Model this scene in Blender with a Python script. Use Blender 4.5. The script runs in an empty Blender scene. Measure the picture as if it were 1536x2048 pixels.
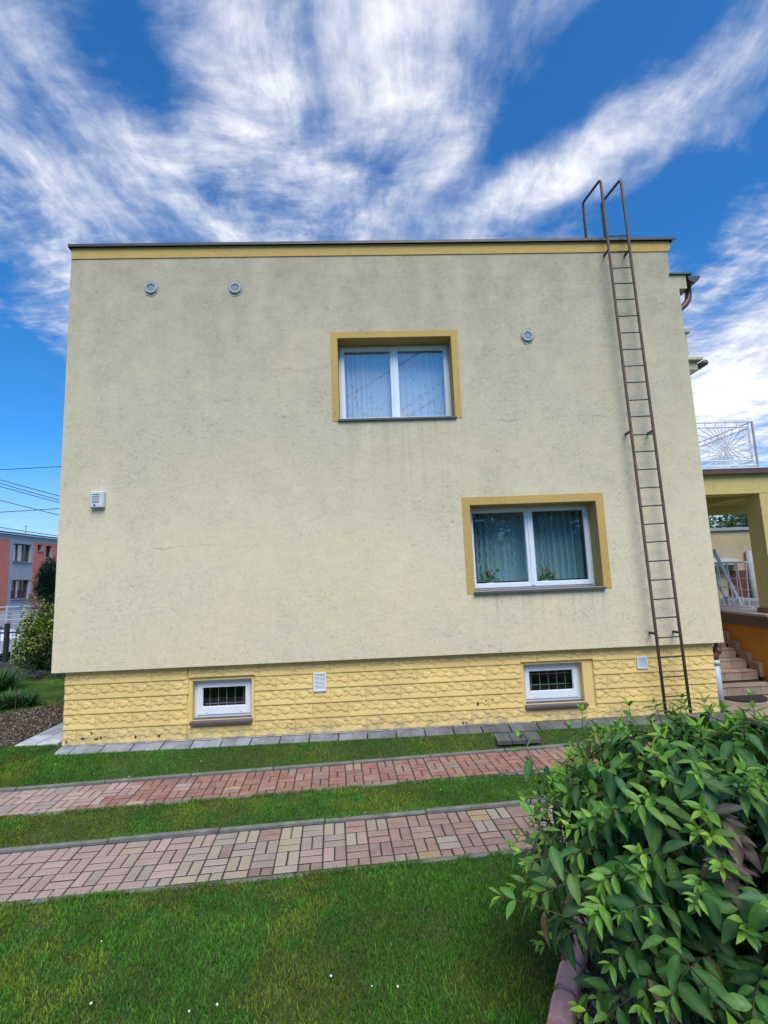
import bpy, math, random
import numpy as np
from mathutils import Vector, Matrix
from mathutils.bvhtree import BVHTree

S = bpy.context.scene
COL = S.collection
R = math.radians
rnd = random.Random(7)
V = Vector

# ------------------------------------------------------------------ camera
CAM = V((4.4016, -7.0607, 2.3685))
PITCH, ROLL, YAW, FPX = 0.1298, -0.0392, -0.0398, 966.2172
_cy, _sy, _cp, _sp = math.cos(YAW), math.sin(YAW), math.cos(PITCH), math.sin(PITCH)
FWD = V((-_sy*_cp, _cy*_cp, _sp)); _r0 = V((_cy, _sy, 0)); _u0 = _r0.cross(FWD)
RGT = math.cos(ROLL)*_r0 + math.sin(ROLL)*_u0
UPV = -math.sin(ROLL)*_r0 + math.cos(ROLL)*_u0
cam = bpy.data.cameras.new('camera'); camo = bpy.data.objects.new('camera', cam); COL.objects.link(camo)
m = Matrix((RGT, UPV, -FWD)).transposed().to_4x4(); m.translation = CAM
camo.matrix_world = m
cam.sensor_fit = 'VERTICAL'; cam.sensor_height = 36.0; cam.lens = 36.0*FPX/2048
cam.clip_start = 0.05; cam.clip_end = 2000
S.camera = camo
S.render.resolution_x, S.render.resolution_y = 768, 1024

# ------------------------------------------------------------------ world, sun, exposure
S.view_settings.view_transform = 'Standard'; S.view_settings.look = 'None'
S.view_settings.exposure = 1.35; S.view_settings.gamma = 1.0; S.view_settings.use_curve_mapping = False
SUN_EL, SUN_AZ = R(54), R(168)        # azimuth clockwise from +Y: added soft front fill; true sunlight comes from behind the house
fill_sun = bpy.data.lights.new('fill_sun', 'SUN'); fill_sun.energy = 1.5; fill_sun.angle = R(40); fill_sun.color = (1.0, 0.94, 0.83)
fill_suno = bpy.data.objects.new('fill_sun', fill_sun); COL.objects.link(fill_suno)
sd = V((math.sin(SUN_AZ)*math.cos(SUN_EL), math.cos(SUN_AZ)*math.cos(SUN_EL), math.sin(SUN_EL)))
fill_suno.rotation_euler = (-sd).to_track_quat('-Z', 'Y').to_euler(); fill_suno.location = sd*40

W = bpy.data.worlds.new('World'); S.world = W; W.use_nodes = True


class NT:
    """small helper round a node tree"""
    def __init__(s, nt): s.nt = nt; s.N = nt.nodes; s.L = nt.links
    def node(s, t, **kw):
        n = s.N.new(t)
        for k, v in kw.items(): setattr(n, k, v)
        return n
    def put(s, sock, v):
        if v is None: return
        if isinstance(v, bpy.types.NodeSocket): s.L.new(v, sock)
        elif isinstance(v, (tuple, list)) and len(v) == 3 and sock.type == 'RGBA': sock.default_value = (*v, 1)
        else: sock.default_value = v
    def math(s, op, a, b=None, c=None, clamp=False):
        n = s.node('ShaderNodeMath', operation=op, use_clamp=clamp)
        s.put(n.inputs[0], a); s.put(n.inputs[1], b)
        if c is not None: s.put(n.inputs[2], c)
        return n.outputs[0]
    def vmath(s, op, a, b=None, scale=None):
        n = s.node('ShaderNodeVectorMath', operation=op)
        s.put(n.inputs[0], a); s.put(n.inputs[1], b)
        if scale is not None: s.put(n.inputs['Scale'], scale)
        return n.outputs['Value' if op in ('DOT_PRODUCT', 'LENGTH') else 'Vector']
    def noise(s, vec, scale, detail=4, rough=0.55, dist=0.0, color=False):
        n = s.node('ShaderNodeTexNoise'); s.put(n.inputs['Vector'], vec)
        n.inputs['Scale'].default_value = scale; n.inputs['Detail'].default_value = detail
        n.inputs['Roughness'].default_value = rough; n.inputs['Distortion'].default_value = dist
        return n.outputs['Color' if color else 'Fac']
    def ramp(s, v, a, b, lo=0.0, hi=1.0, smooth=True):
        n = s.node('ShaderNodeMapRange'); n.interpolation_type = 'SMOOTHSTEP' if smooth else 'LINEAR'
        s.put(n.inputs['Value'], v); n.inputs['From Min'].default_value = a; n.inputs['From Max'].default_value = b
        n.inputs['To Min'].default_value = lo; n.inputs['To Max'].default_value = hi
        return n.outputs[0]
    def mix(s, f, a, b, mode='MIX'):
        n = s.node('ShaderNodeMix', data_type='RGBA', blend_type=mode)
        s.put(n.inputs[0], f); s.put(n.inputs[6], a); s.put(n.inputs[7], b)
        return n.outputs[2]
    def xyz(s, x, y, z):
        n = s.node('ShaderNodeCombineXYZ')
        s.put(n.inputs[0], x); s.put(n.inputs[1], y); s.put(n.inputs[2], z)
        return n.outputs[0]
    def sep(s, v):
        n = s.node('ShaderNodeSeparateXYZ'); s.put(n.inputs[0], v)
        return n.outputs
    def mapping(s, v, scale=(1, 1, 1), rot=(0, 0, 0), loc=(0, 0, 0)):
        n = s.node('ShaderNodeMapping'); s.put(n.inputs[0], v)
        n.inputs['Location'].default_value = loc; n.inputs['Rotation'].default_value = rot; n.inputs['Scale'].default_value = scale
        return n.outputs[0]


def build_world():
    t = NT(W.node_tree); t.N.clear()
    sky = t.node('ShaderNodeTexSky', sky_type='NISHITA', sun_disc=False)
    sky.sun_elevation = SUN_EL; sky.sun_rotation = SUN_AZ
    sky.altitude = 300; sky.air_density = 1.0; sky.dust_density = 0.5; sky.ozone_density = 3.0
    co = t.node('ShaderNodeTexCoord').outputs['Generated']
    d = t.vmath('NORMALIZE', co)
    x, y, z = t.sep(d)
    zz = t.math('MAXIMUM', z, 0.0)
    inv = t.math('DIVIDE', 1.0, t.math('ADD', zz, 0.08))
    q = t.xyz(t.math('MULTIPLY', x, inv), t.math('MULTIPLY', y, inv), 0.0)        # a flat sheet of high cloud seen from below
    w1 = t.noise(q, 1.3, 2, 0.5, color=True)
    warp = t.vmath('SCALE', t.vmath('SUBTRACT', w1, (0.5, 0.5, 0.5)), scale=0.35)
    qw = t.vmath('ADD', q, warp)
    qx, qy, _ = t.sep(q)

    def blob(cx, cy, sx, sy, rot, amp):
        c, s_ = math.cos(rot), math.sin(rot)
        dx = t.math('SUBTRACT', qx, cx); dy = t.math('SUBTRACT', qy, cy)
        u = t.math('ADD', t.math('MULTIPLY', dx, c/sx), t.math('MULTIPLY', dy, s_/sx))
        v = t.math('ADD', t.math('MULTIPLY', dx, -s_/sy), t.math('MULTIPLY', dy, c/sy))
        e = t.math('MULTIPLY', t.math('ADD', t.math('MULTIPLY', u, u), t.math('MULTIPLY', v, v)), -1.0)
        return t.math('MULTIPLY', t.math('EXPONENT', e), amp)
    big = t.noise(t.mapping(qw, (1.6, 0.9, 1), (0, 0, R(8)), (3.1, 1.7, 0)), 1.7, 5, 0.55)
    mid = t.noise(t.mapping(qw, (1.25, 0.8, 1), (0, 0, R(10)), (1.3, 4.2, 0)), 4.0, 8, 0.60, 0.15)
    w2 = t.vmath('SCALE', t.vmath('SUBTRACT', t.noise(q, 3.0, 2, 0.5, color=True), (0.5, 0.5, 0.5)), scale=0.08)
    qf = t.vmath('ADD', qw, w2)
    fine = t.noise(t.mapping(qf, (1.8, 4.6, 1), (0, 0, R(-40)), (0.4, 5.2, 0)), 4.2, 7, 0.64, 0.15)
    fil = t.noise(t.mapping(qf, (5.0, 1.6, 1), (0, 0, R(24)), (8, 2, 0)), 3.2, 7, 0.64, 0.2)
    sel = t.ramp(t.noise(q, 1.1, 2, 0.5), 0.42, 0.58)            # which way the filaments run differs from place to place
    bias = 0.0
    for b in BLOBS:
        bias = t.math('ADD', bias, blob(*b))
    dens = t.math('ADD', t.math('MULTIPLY', big, 0.62), bias)
    dens = t.math('ADD', dens, t.math('MULTIPLY', t.math('SUBTRACT', mid, 0.5), 1.15))
    dens = t.math('ADD', dens, t.math('MULTIPLY', t.math('MULTIPLY', t.math('SUBTRACT', fine, 0.5), t.math('SUBTRACT', 1.0, t.math('MULTIPLY', sel, 0.75))), 0.60))
    dens = t.math('ADD', dens, t.math('MULTIPLY', t.math('MULTIPLY', t.math('SUBTRACT', fil, 0.5), t.math('ADD', 0.25, t.math('MULTIPLY', sel, 0.75))), 0.40))
    al = t.math('ADD', t.math('MULTIPLY', t.ramp(dens, 0.24, 0.62), 0.52), t.math('MULTIPLY', t.ramp(dens, 0.44, 0.92), 0.42))
    veil = t.math('MULTIPLY', t.ramp(z, 0.26, 0.0, 0.0, 1.0), t.math('ADD', 0.45, t.math('MULTIPLY', mid, 0.5)))
    al = t.math('MAXIMUM', t.math('MULTIPLY', al, t.ramp(z, -0.02, 0.03)), veil)
    cc = t.mix(t.ramp(dens, 0.42, 0.95), (2.6, 3.0, 4.0), (6.0, 6.0, 6.05))
    cc = t.mix(t.math('MULTIPLY', veil, 0.8), cc, (4.6, 5.2, 5.6))
    skc = t.mix(1.0, sky.outputs[0], SKY_TINT, 'MULTIPLY')
    col = t.mix(al, skc, cc)
    bg = t.node('ShaderNodeBackground'); t.put(bg.inputs[0], col); bg.inputs[1].default_value = 0.077
    out = t.node('ShaderNodeOutputWorld'); t.L.new(bg.outputs[0], out.inputs[0])


SKY_TINT = (0.20, 0.66, 1.0)
# cloud banks on the cloud sheet: centre x, centre y, half length, half width, turn, amount
BLOBS = [(-0.82, 1.0, 0.60, 0.24, R(100), 0.27), (-0.20, 1.05, 0.85, 0.30, R(95), 0.33), (0.12, 0.78, 0.40, 0.20, R(60), 0.31),
         (0.50, 0.93, 0.36, 0.125, R(-50), 0.36), (-0.36, 0.69, 0.07, 0.10, 0, -0.25), (0.45, 0.74, 0.22, 0.085, R(-50), -0.35),
         (0.29, 0.96, 0.13, 0.05, R(-50), -0.24), (0.80, 1.02, 0.32, 0.14, R(-40), -0.40), (-1.75, 2.10, 1.0, 0.40, R(115), -0.50),
         (1.60, 1.95, 0.9, 0.45, R(45), 0.48), (2.4, 3.2, 1.6, 0.8, R(45), 0.30), (-0.1, 0.86, 0.07, 0.04, 0, -0.12), (0.05, 0.95, 0.10, 0.03, 0.3, -0.15)]
build_world()


# ------------------------------------------------------------------ materials
def new_mat(name):
    mt = bpy.data.materials.new(name); mt.use_nodes = True
    t = NT(mt.node_tree); t.N.clear()
    out = t.node('ShaderNodeOutputMaterial'); b = t.node('ShaderNodeBsdfPrincipled')
    t.L.new(b.outputs[0], out.inputs[0])
    t.b, t.out, t.mat = b, out, mt
    t.pos = t.node('ShaderNodeNewGeometry').outputs['Position']
    return t


def bump(t, h, strength=0.3, dist=0.01):
    n = t.node('ShaderNodeBump'); n.inputs['Strength'].default_value = strength; n.inputs['Distance'].default_value = dist
    t.put(n.inputs['Height'], h); t.L.new(n.outputs[0], t.b.inputs['Normal'])


def simple(name, col, rough=0.6, vary=0.12, scale=6.0, bump_s=0.15, bscale=60.0, metal=0.0, objcol=False, spec=None):
    t = new_mat(name)
    base = t.node('ShaderNodeObjectInfo').outputs['Color'] if objcol else col
    n = t.noise(t.pos, scale, 5, 0.6)
    f = t.ramp(n, 0.3, 0.7, 1-vary, 1+vary, False)
    c = t.mix(1.0, base, t.xyz(f, f, f), 'MULTIPLY')
    t.put(t.b.inputs['Base Color'], c)
    t.put(t.b.inputs['Roughness'], t.ramp(t.noise(t.pos, scale*3, 3), 0.3, 0.7, rough*0.9, min(1, rough*1.12), False))
    t.b.inputs['Metallic'].default_value = metal
    if spec is not None: t.b.inputs['Specular IOR Level'].default_value = spec
    if bump_s: bump(t, t.noise(t.pos, bscale, 4, 0.6), bump_s, 0.004)
    return t.mat


def m_plaster(name, col, dirt_shade=True):
    t = new_mat(name)
    x, y, z = t.sep(t.pos)
    big = t.noise(t.pos, 0.55, 4, 0.6)
    mid = t.noise(t.pos, 2.6, 5, 0.65)
    # short worm-like scratches of the trowelled render, gathered in patches
    def worms(sc, off, aniso):
        v = t.mapping(t.pos, (aniso, 1, 1), (0, 0, 0), (off, 0, 0))
        n = t.noise(v, sc, 2, 0.5, 1.2)
        line = t.math('SUBTRACT', 1.0, t.math('MULTIPLY', t.math('ABSOLUTE', t.math('SUBTRACT', n, 0.5)), 16.0), clamp=True)
        frag = t.ramp(t.noise(v, sc*0.9, 2, 0.5), 0.52, 0.62)
        return t.math('MULTIPLY', line, frag)
    wm = t.math('MAXIMUM', worms(21, 3.0, 0.75), worms(34, 9.0, 1.0))
    patch = t.ramp(t.math('ADD', t.math('MULTIPLY', mid, 0.6), t.math('MULTIPLY', big, 0.5)), 0.44, 0.72, 0.25, 1.0)
    wm = t.math('MULTIPLY', wm, patch)
    grain = t.noise(t.pos, 140, 3, 0.6)
    lump = t.noise(t.pos, 28, 4, 0.6)
    c = t.mix(t.ramp(big, 0.3, 0.75), col, tuple(k*f for k, f in zip(col, (0.9, 0.93, 0.97))))
    c = t.mix(t.math('MULTIPLY', t.ramp(lump, 0.35, 0.75), 0.10), c, tuple(k*0.55 for k in col))
    if dirt_shade:
        # algae and grime in streaks; the wall's shading towards the roof is painted in
        streak = t.noise(t.mapping(t.pos, (2.0, 1, 0.45)), 1.3, 5, 0.65)
        top = t.ramp(z, 2.6, 7.4, 0.0, 1.0, False)
        a = t.math('MULTIPLY', t.math('ADD', t.math('MULTIPLY', top, 0.95), 0.10), t.ramp(t.math('ADD', t.math('MULTIPLY', streak, 0.5), t.math('MULTIPLY', mid, 0.5)), 0.25, 0.70, 0.55, 1.0))
        c = t.mix(t.math('MULTIPLY', a, 0.74), c, (0.285, 0.25, 0.185))
        pat = t.math('MULTIPLY', t.ramp(t.noise(t.mapping(t.pos, (1, 1, 1.3), (0, 0, 0), (4, 0, 2)), 0.8, 6, 0.7), 0.56, 0.72), 0.14)
        c = t.mix(pat, c, (0.22, 0.23, 0.18))
        for (xa, xb, zs, ln) in ((4.0, 5.95, 4.69, 1.5), (5.9, 7.95, 2.04, 0.8), (1.15, 1.31, 6.8, 0.9), (2.43, 2.6, 6.78, 0.9), (6.95, 7.12, 5.9, 0.8), (8.3, 8.9, 7.3, 1.2)):
            inx = t.math('MULTIPLY', t.ramp(x, xa-0.1, xa+0.08), t.ramp(x, xb-0.08, xb+0.1, 1.0, 0.0))
            inz = t.math('MULTIPLY', t.ramp(z, zs-ln, zs, 0.0, 1.0, False), t.ramp(z, zs, zs+0.02, 1.0, 0.0))
            drip = t.ramp(t.noise(t.mapping(t.pos, (14, 1, 0.35)), 1.0, 4, 0.6), 0.45, 0.72)
            c = t.mix(t.math('MULTIPLY', t.math('MULTIPLY', inx, inz), t.math('MULTIPLY', drip, 0.30)), c, (0.25, 0.235, 0.17))
        # old day-joints of the render, faint wandering lines
        wob = t.math('MULTIPLY', t.math('SUBTRACT', t.noise(t.pos, 1.6, 5, 0.7), 0.5), 0.35)
        for (xa, xb, zc) in ((6.1, 9.5, 4.66), (0.9, 3.4, 2.86), (2.2, 4.6, 5.55)):
            dz = t.math('ABSOLUTE', t.math('ADD', t.math('SUBTRACT', z, zc), wob))
            ln = t.math('MULTIPLY', t.ramp(dz, 0.004, 0.016, 1.0, 0.0), t.math('MULTIPLY', t.ramp(x, xa, xa+0.5), t.ramp(x, xb-0.5, xb, 1.0, 0.0)))
            c = t.mix(t.math('MULTIPLY', ln, t.ramp(t.noise(t.pos, 4.0, 3, 0.6), 0.4, 0.6, 0.05, 0.36)), c, (0.24, 0.22, 0.16))
        trow = t.ramp(t.noise(t.mapping(t.pos, (1.0, 1, 1.6)), 5.5, 6, 0.7, 0.8), 0.35, 0.68, 0.935, 1.04, False)
        c = t.mix(1.0, c, t.xyz(trow, trow, trow), 'MULTIPLY')
    c = t.mix(t.math('MULTIPLY', wm, 0.50), c, (0.15, 0.155, 0.12))
    t.put(t.b.inputs['Base Color'], c); t.b.inputs['Roughness'].default_value = 0.92
    t.b.inputs['Specular IOR Level'].default_value = 0.2
    h = t.math('ADD', t.math('MULTIPLY', grain, 0.35), t.math('MULTIPLY', lump, 0.8))
    h = t.math('SUBTRACT', h, t.math('MULTIPLY', wm, 1.2))
    bump(t, h, 0.35, 0.006)
    return t.mat


def m_plinth():
    t = new_mat('plinth_paint'); x, y, z = t.sep(t.pos)
    n = t.noise(t.pos, 3.0, 5, 0.6); f = t.noise(t.pos, 45, 4, 0.6)
    c = t.mix(t.ramp(n, 0.3, 0.75), (0.80, 0.57, 0.205), (0.71, 0.505, 0.19))
    rv = t.ramp(t.node('ShaderNodeObjectInfo').outputs['Random'], 0.0, 1.0, 0.93, 1.05, False); c = t.mix(1.0, c, t.xyz(rv, rv, rv), 'MULTIPLY')
    low = t.math('MULTIPLY', t.ramp(z, 0.2, 0.46, 1.0, 0.0), t.ramp(t.noise(t.pos, 9, 5, 0.65), 0.36, 0.66))
    c = t.mix(t.math('MULTIPLY', low, 0.75), c, (0.30, 0.26, 0.165))
    spot = t.math('MULTIPLY', t.ramp(t.noise(t.pos, 16, 5, 0.7), 0.66, 0.72), t.ramp(z, 0.22, 0.42, 0.8, 0.0))
    c = t.mix(spot, c, (0.10, 0.08, 0.05))
    t.put(t.b.inputs['Base Color'], c); t.b.inputs['Roughness'].default_value = 0.75
    bump(t, t.math('ADD', t.math('MULTIPLY', f, 0.5), n), 0.25, 0.004)
    return t.mat


def m_brick(name):
    t = new_mat(name)
    oi = t.node('ShaderNodeObjectInfo')
    n = t.noise(t.pos, 9, 4, 0.6); g = t.noise(t.pos, 150, 3, 0.7)
    c = t.mix(t.ramp(n, 0.35, 0.7), oi.outputs['Color'], (0.40, 0.36, 0.30))
    c = t.mix(0.72, c, oi.outputs['Color'])
    st = t.ramp(t.noise(t.pos, 24, 5, 0.7), 0.58, 0.72)
    c = t.mix(t.math('MULTIPLY', st, 0.35), c, (0.12, 0.11, 0.10))
    f = t.ramp(g, 0.3, 0.7, 0.86, 1.14, False)
    c = t.mix(1.0, c, t.xyz(f, f, f), 'MULTIPLY')
    t.put(t.b.inputs['Base Color'], c); t.b.inputs['Roughness'].default_value = 0.85
    bump(t, g, 0.3, 0.003)
    return t.mat


def m_leaf(name, attr=False, trans=0.20, rough=0.46, midrib=True):
    t = new_mat(name)
    if attr:
        base = t.node('ShaderNodeVertexColor', layer_name='Col').outputs['Color']
    else:
        base = t.node('ShaderNodeObjectInfo').outputs['Color']
    n = t.noise(t.pos, 26, 3, 0.6); f = t.ramp(n, 0.3, 0.7, 0.82, 1.18, False)
    c = t.mix(1.0, base, t.xyz(f, f, f), 'MULTIPLY')
    if midrib and not attr:
        o = t.node('ShaderNodeTexCoord').outputs['Object']; ox, oy, oz = t.sep(o)
        ax = t.math('ABSOLUTE', ox)
        rib = t.ramp(ax, 0.004, 0.016, 0.45, 0.0)
        v = t.math('SINE', t.math('ADD', t.math('MULTIPLY', oy, 62.0), t.math('MULTIPLY', ax, -75.0)))
        vein = t.ramp(v, 0.75, 1.0, 0.0, 1.0)
        c = t.mix(t.math('ADD', rib, t.math('MULTIPLY', vein, 0.12), clamp=True), c, t.mix(0.45, c, (0.22, 0.34, 0.12)))
        bump(t, t.math('ADD', t.math('MULTIPLY', vein, -0.6), t.math('MULTIPLY', rib, -1.5)), 0.35, 0.003)
    t.put(t.b.inputs['Base Color'], c); t.b.inputs['Roughness'].default_value = rough
    t.b.inputs['Specular IOR Level'].default_value = 0.28
    tr = t.node('ShaderNodeBsdfTranslucent'); t.put(tr.inputs[0], t.mix(1.0, c, (1.2, 1.5, 0.5), 'MULTIPLY'))
    mx = t.node('ShaderNodeMixShader'); mx.inputs[0].default_value = trans
    t.L.new(t.b.outputs[0], mx.inputs[1]); t.L.new(tr.outputs[0], mx.inputs[2]); t.L.new(mx.outputs[0], t.out.inputs[0])
    return t.mat


def m_glass(name, refl=0.32, tint=(0.97, 0.985, 0.99)):
    t = new_mat(name); t.N.remove(t.b)
    tr = t.node('ShaderNodeBsdfTransparent'); tr.inputs[0].default_value = (*tint, 1)
    gl = t.node('ShaderNodeBsdfGlossy'); gl.inputs['Roughness'].default_value = 0.01; gl.inputs[0].default_value = (0.95, 0.97, 1, 1)
    lw = t.node('ShaderNodeFresnel'); lw.inputs[0].default_value = 1.55
    f = t.math('ADD', lw.outputs[0], refl-0.05, clamp=True)
    f = t.math('MULTIPLY', f, t.math('SUBTRACT', 1.0, t.node('ShaderNodeNewGeometry').outputs['Backfacing']))
    nb = t.node('ShaderNodeBump'); nb.inputs['Strength'].default_value = 0.03; nb.inputs['Distance'].default_value = 0.02
    t.put(nb.inputs['Height'], t.noise(t.pos, 1.4, 1)); t.L.new(nb.outputs[0], gl.inputs['Normal'])
    mx = t.node('ShaderNodeMixShader'); t.put(mx.inputs[0], f)
    t.L.new(tr.outputs[0], mx.inputs[1]); t.L.new(gl.outputs[0], mx.inputs[2]); t.L.new(mx.outputs[0], t.out.inputs[0])
    return t.mat


def m_curtain(name, col, dots=True, alpha=0.75):
    t = new_mat(name); x, y, z = t.sep(t.pos)
    c = col
    a = alpha
    if dots:
        vo = t.node('ShaderNodeTexVoronoi'); t.put(vo.inputs['Vector'], t.vmath('ADD', t.mapping(t.pos, (1, 0.0, 0.7)), t.vmath('SCALE', t.noise(t.pos, 12, 2, color=True), scale=0.05)))
        vo.inputs['Scale'].default_value = 15
        low = t.ramp(z, 4.75, 5.75, 1.0, 0.0, False)
        d = t.math('MULTIPLY', t.ramp(vo.outputs['Distance'], 0.22, 0.34, 1.0, 0.0), t.ramp(t.math('ADD', t.noise(t.pos, 5, 2), t.math('MULTIPLY', low, 0.35)), 0.55, 0.7))
        ring = t.math('MULTIPLY', d, 0.34)
        c = t.mix(ring, col, tuple(k*0.25 for k in col))
        hem = t.math('MULTIPLY', t.ramp(t.noise(t.pos, 30, 3, 0.7), 0.5, 0.6), t.ramp(z, 4.72, 5.0, 0.6, 0.0))
        c = t.mix(hem, c, tuple(k*0.4 for k in col))
    t.put(t.b.inputs['Base Color'], c); t.b.inputs['Roughness'].default_value = 0.9
    tr = t.node('ShaderNodeBsdfTransparent')
    mx = t.node('ShaderNodeMixShader'); mx.inputs[0].default_value = a
    t.L.new(tr.outputs[0], mx.inputs[1]); t.L.new(t.b.outputs[0], mx.inputs[2]); t.L.new(mx.outputs[0], t.out.inputs[0])
    return t.mat


def m_ground():
    t = new_mat('turf_soil'); n = t.noise(t.pos, 1.2, 5, 0.6); f = t.noise(t.pos, 40, 4, 0.7)
    c = t.mix(t.ramp(n, 0.35, 0.65), (0.04, 0.085, 0.012), (0.06, 0.09, 0.015))
    c = t.mix(t.ramp(f, 0.4, 0.7), c, (0.018, 0.03, 0.008))
    t.put(t.b.inputs['Base Color'], c); t.b.inputs['Roughness'].default_value = 0.95
    bump(t, f, 0.6, 0.03)
    return t.mat


M = dict(
    wall=m_plaster('pale_yellow_render', (0.83, 0.705, 0.475)),
    band=m_plaster('ochre_paint', (0.60, 0.395, 0.125), False),
    reveal=m_plaster('reveal_paint', (0.46, 0.33, 0.12), False),
    plinth=m_plinth(),
    flash=simple('dark_sheet_metal', (0.055, 0.055, 0.06), 0.45, 0.2, 4, 0.05),
    green=simple('green_sheet_metal', (0.06, 0.11, 0.10), 0.5, 0.15, 4, 0.05),
    white=simple('white_pvc', (0.76, 0.80, 0.86), 0.35, 0.04, 3, 0.02),
    siren=simple('siren_plastic', (0.58, 0.62, 0.66), 0.45, 0.06, 9, 0.03),
    vent=simple('vent_plastic', (0.44, 0.46, 0.46), 0.5, 0.15, 14, 0.05),
    mesh=simple('vent_mesh_grey', (0.25, 0.31, 0.36), 0.6, 0.25, 60, 0.2),
    patch=simple('vent_mortar', (0.32, 0.33, 0.29), 0.95, 0.25, 30, 0.3),
    grey=simple('grey_plastic_pipe', (0.42, 0.48, 0.56), 0.4, 0.1, 5, 0.03),
    brownpipe=simple('brown_sheet_pipe', (0.13, 0.06, 0.04), 0.4, 0.15, 6, 0.03),
    sill=simple('brown_grey_sill', (0.10, 0.085, 0.085), 0.45, 0.15, 7, 0.05),
    rust=simple('rusty_brown_paint', (0.145, 0.088, 0.068), 0.7, 0.35, 22, 0.25, 90),
    rung=simple('rung_steel', (0.05, 0.04, 0.038), 0.6, 0.3, 22, 0.2, 90),
    glass=m_glass('window_glass', 0.22), glassl=m_glass('window_glass_lower', 0.09, (0.95, 0.975, 0.98)),
    dglass=m_glass('cellar_glass', 0.06, (0.86, 0.90, 0.88)),
    lace=m_curtain('lace_curtain', (0.56, 0.63, 0.73), alpha=0.92), sheer=m_curtain('sheer_curtain', (0.22, 0.40, 0.42), False, 0.85),
    thread=simple('pale_thread', (0.5, 0.6, 0.62), 0.8, 0.1, 6, 0),
    room=simple('room_wall', (0.3, 0.28, 0.26), 0.9, 0.1, 2, 0),
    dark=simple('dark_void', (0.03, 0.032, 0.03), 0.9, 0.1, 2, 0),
    brick=m_brick('paver_concrete'), slab=simple('grey_concrete_slab', (0.28, 0.29, 0.31), 0.85, 0.28, 5, 0.3, 90, objcol=True),
    moss_shadow=simple('dark_moss_shadow', (0.018, 0.02, 0.016), 0.95, 0.4, 14, 0.5, 60),
    kerb=simple('kerb_concrete', (0.17, 0.168, 0.155), 0.9, 0.3, 7, 0.3, 90),
    joint=simple('joint_sand', (0.03, 0.025, 0.021), 0.95, 0.3, 20, 0.3),
    ground=m_ground(), soil=simple('dark_soil', (0.07, 0.055, 0.042), 0.95, 0.35, 12, 0.6, 40),
    chip=m_leaf('bark_chip', True, 0.0, 0.9, False),
    asphalt=simple('asphalt', (0.05, 0.05, 0.055), 0.9, 0.2, 5, 0.3, 60),
    grass=m_leaf('grass_blades', True, 0.25, 0.55, False), leaf=m_leaf('shrub_leaf'), leafs=m_leaf('foliage_mass', True, 0.2, 0.45, False),
    petal=simple('white_petal', (0.8, 0.8, 0.76), 0.6, 0.05, 9, 0),
    stem=simple('brown_stem', (0.075, 0.045, 0.03), 0.75, 0.3, 40, 0.2), bark=simple('tree_bark', (0.09, 0.07, 0.05), 0.9, 0.3, 9, 0.5, 30),
    edging=simple('pink_concrete', (0.66, 0.37, 0.345), 0.85, 0.25, 10, 0.3, 80),
    redwall=simple('red_render', (0.80, 0.225, 0.15), 0.9, 0.08, 1, 0.1), greywall=simple('blue_grey_render', (0.45, 0.445, 0.465), 0.9, 0.08, 1, 0.1),
    woodfr=simple('brown_window_frame', (0.17, 0.06, 0.035), 0.5, 0.2, 10, 0.05), glint_blind=simple('cream_glint_blind', (0.88, 0.76, 0.60), 0.8, 0.08, 3, 0),
    steel=simple('galvanised_steel', (0.48, 0.52, 0.58), 0.4, 0.12, 5, 0.03, metal=0.3), iron=simple('black_iron', (0.02, 0.02, 0.022), 0.5, 0.2, 9, 0.05),
    carw=simple('white_car_paint', (0.75, 0.76, 0.78), 0.15, 0.03, 2, 0), carg=simple('car_glass', (0.012, 0.014, 0.018), 0.08, 0.1, 2, 0), tyre=simple('tyre_rubber', (0.02, 0.02, 0.02), 0.85, 0.2, 9, 0.1),
    porch=m_plaster('olive_yellow_render', (0.64, 0.50, 0.185), False), orange=m_plaster('orange_render', (0.62, 0.235, 0.03), False),
    tile=simple('beige_tile', (0.36, 0.26, 0.195), 0.55, 0.22, 6, 0.1, 50, objcol=True), tiled=simple('brown_tile', (0.15, 0.09, 0.065), 0.5, 0.25, 6, 0.1, 50),
    wrail=simple('white_railing_paint', (0.70, 0.68, 0.70), 0.5, 0.1, 9, 0.05), alu=simple('ladder_aluminium', (0.62, 0.70, 0.78), 0.4, 0.1, 9, 0.03),
    mat=simple('doormat_fibre', (0.025, 0.018, 0.016), 0.95, 0.3, 60, 0.8, 200), shedw=simple('beige_shed_render', (0.42, 0.32, 0.19), 0.9, 0.15, 2, 0.2),
    lead=simple('grey_coping', (0.30, 0.31, 0.31), 0.7, 0.15, 5, 0.1), redd=simple('dark_red_boards', (0.11, 0.028, 0.022), 0.7, 0.25, 5, 0.1),
    pot=simple('white_pot', (0.75, 0.75, 0.74), 0.4, 0.05, 8, 0), redf=simple('red_petal', (0.22, 0.035, 0.04), 0.6, 0.2, 30, 0),
    cable=simple('cable_rubber', (0.02, 0.021, 0.024), 0.6, 0.1, 5, 0), chipm=simple('bare_mortar', (0.07, 0.055, 0.04), 0.95, 0.3, 60, 0.4, 120),
)


# ------------------------------------------------------------------ mesh helpers
def wl(o):
    v = V((0, 0, 0))
    while o: v += o.location; o = o.parent
    return v


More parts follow.
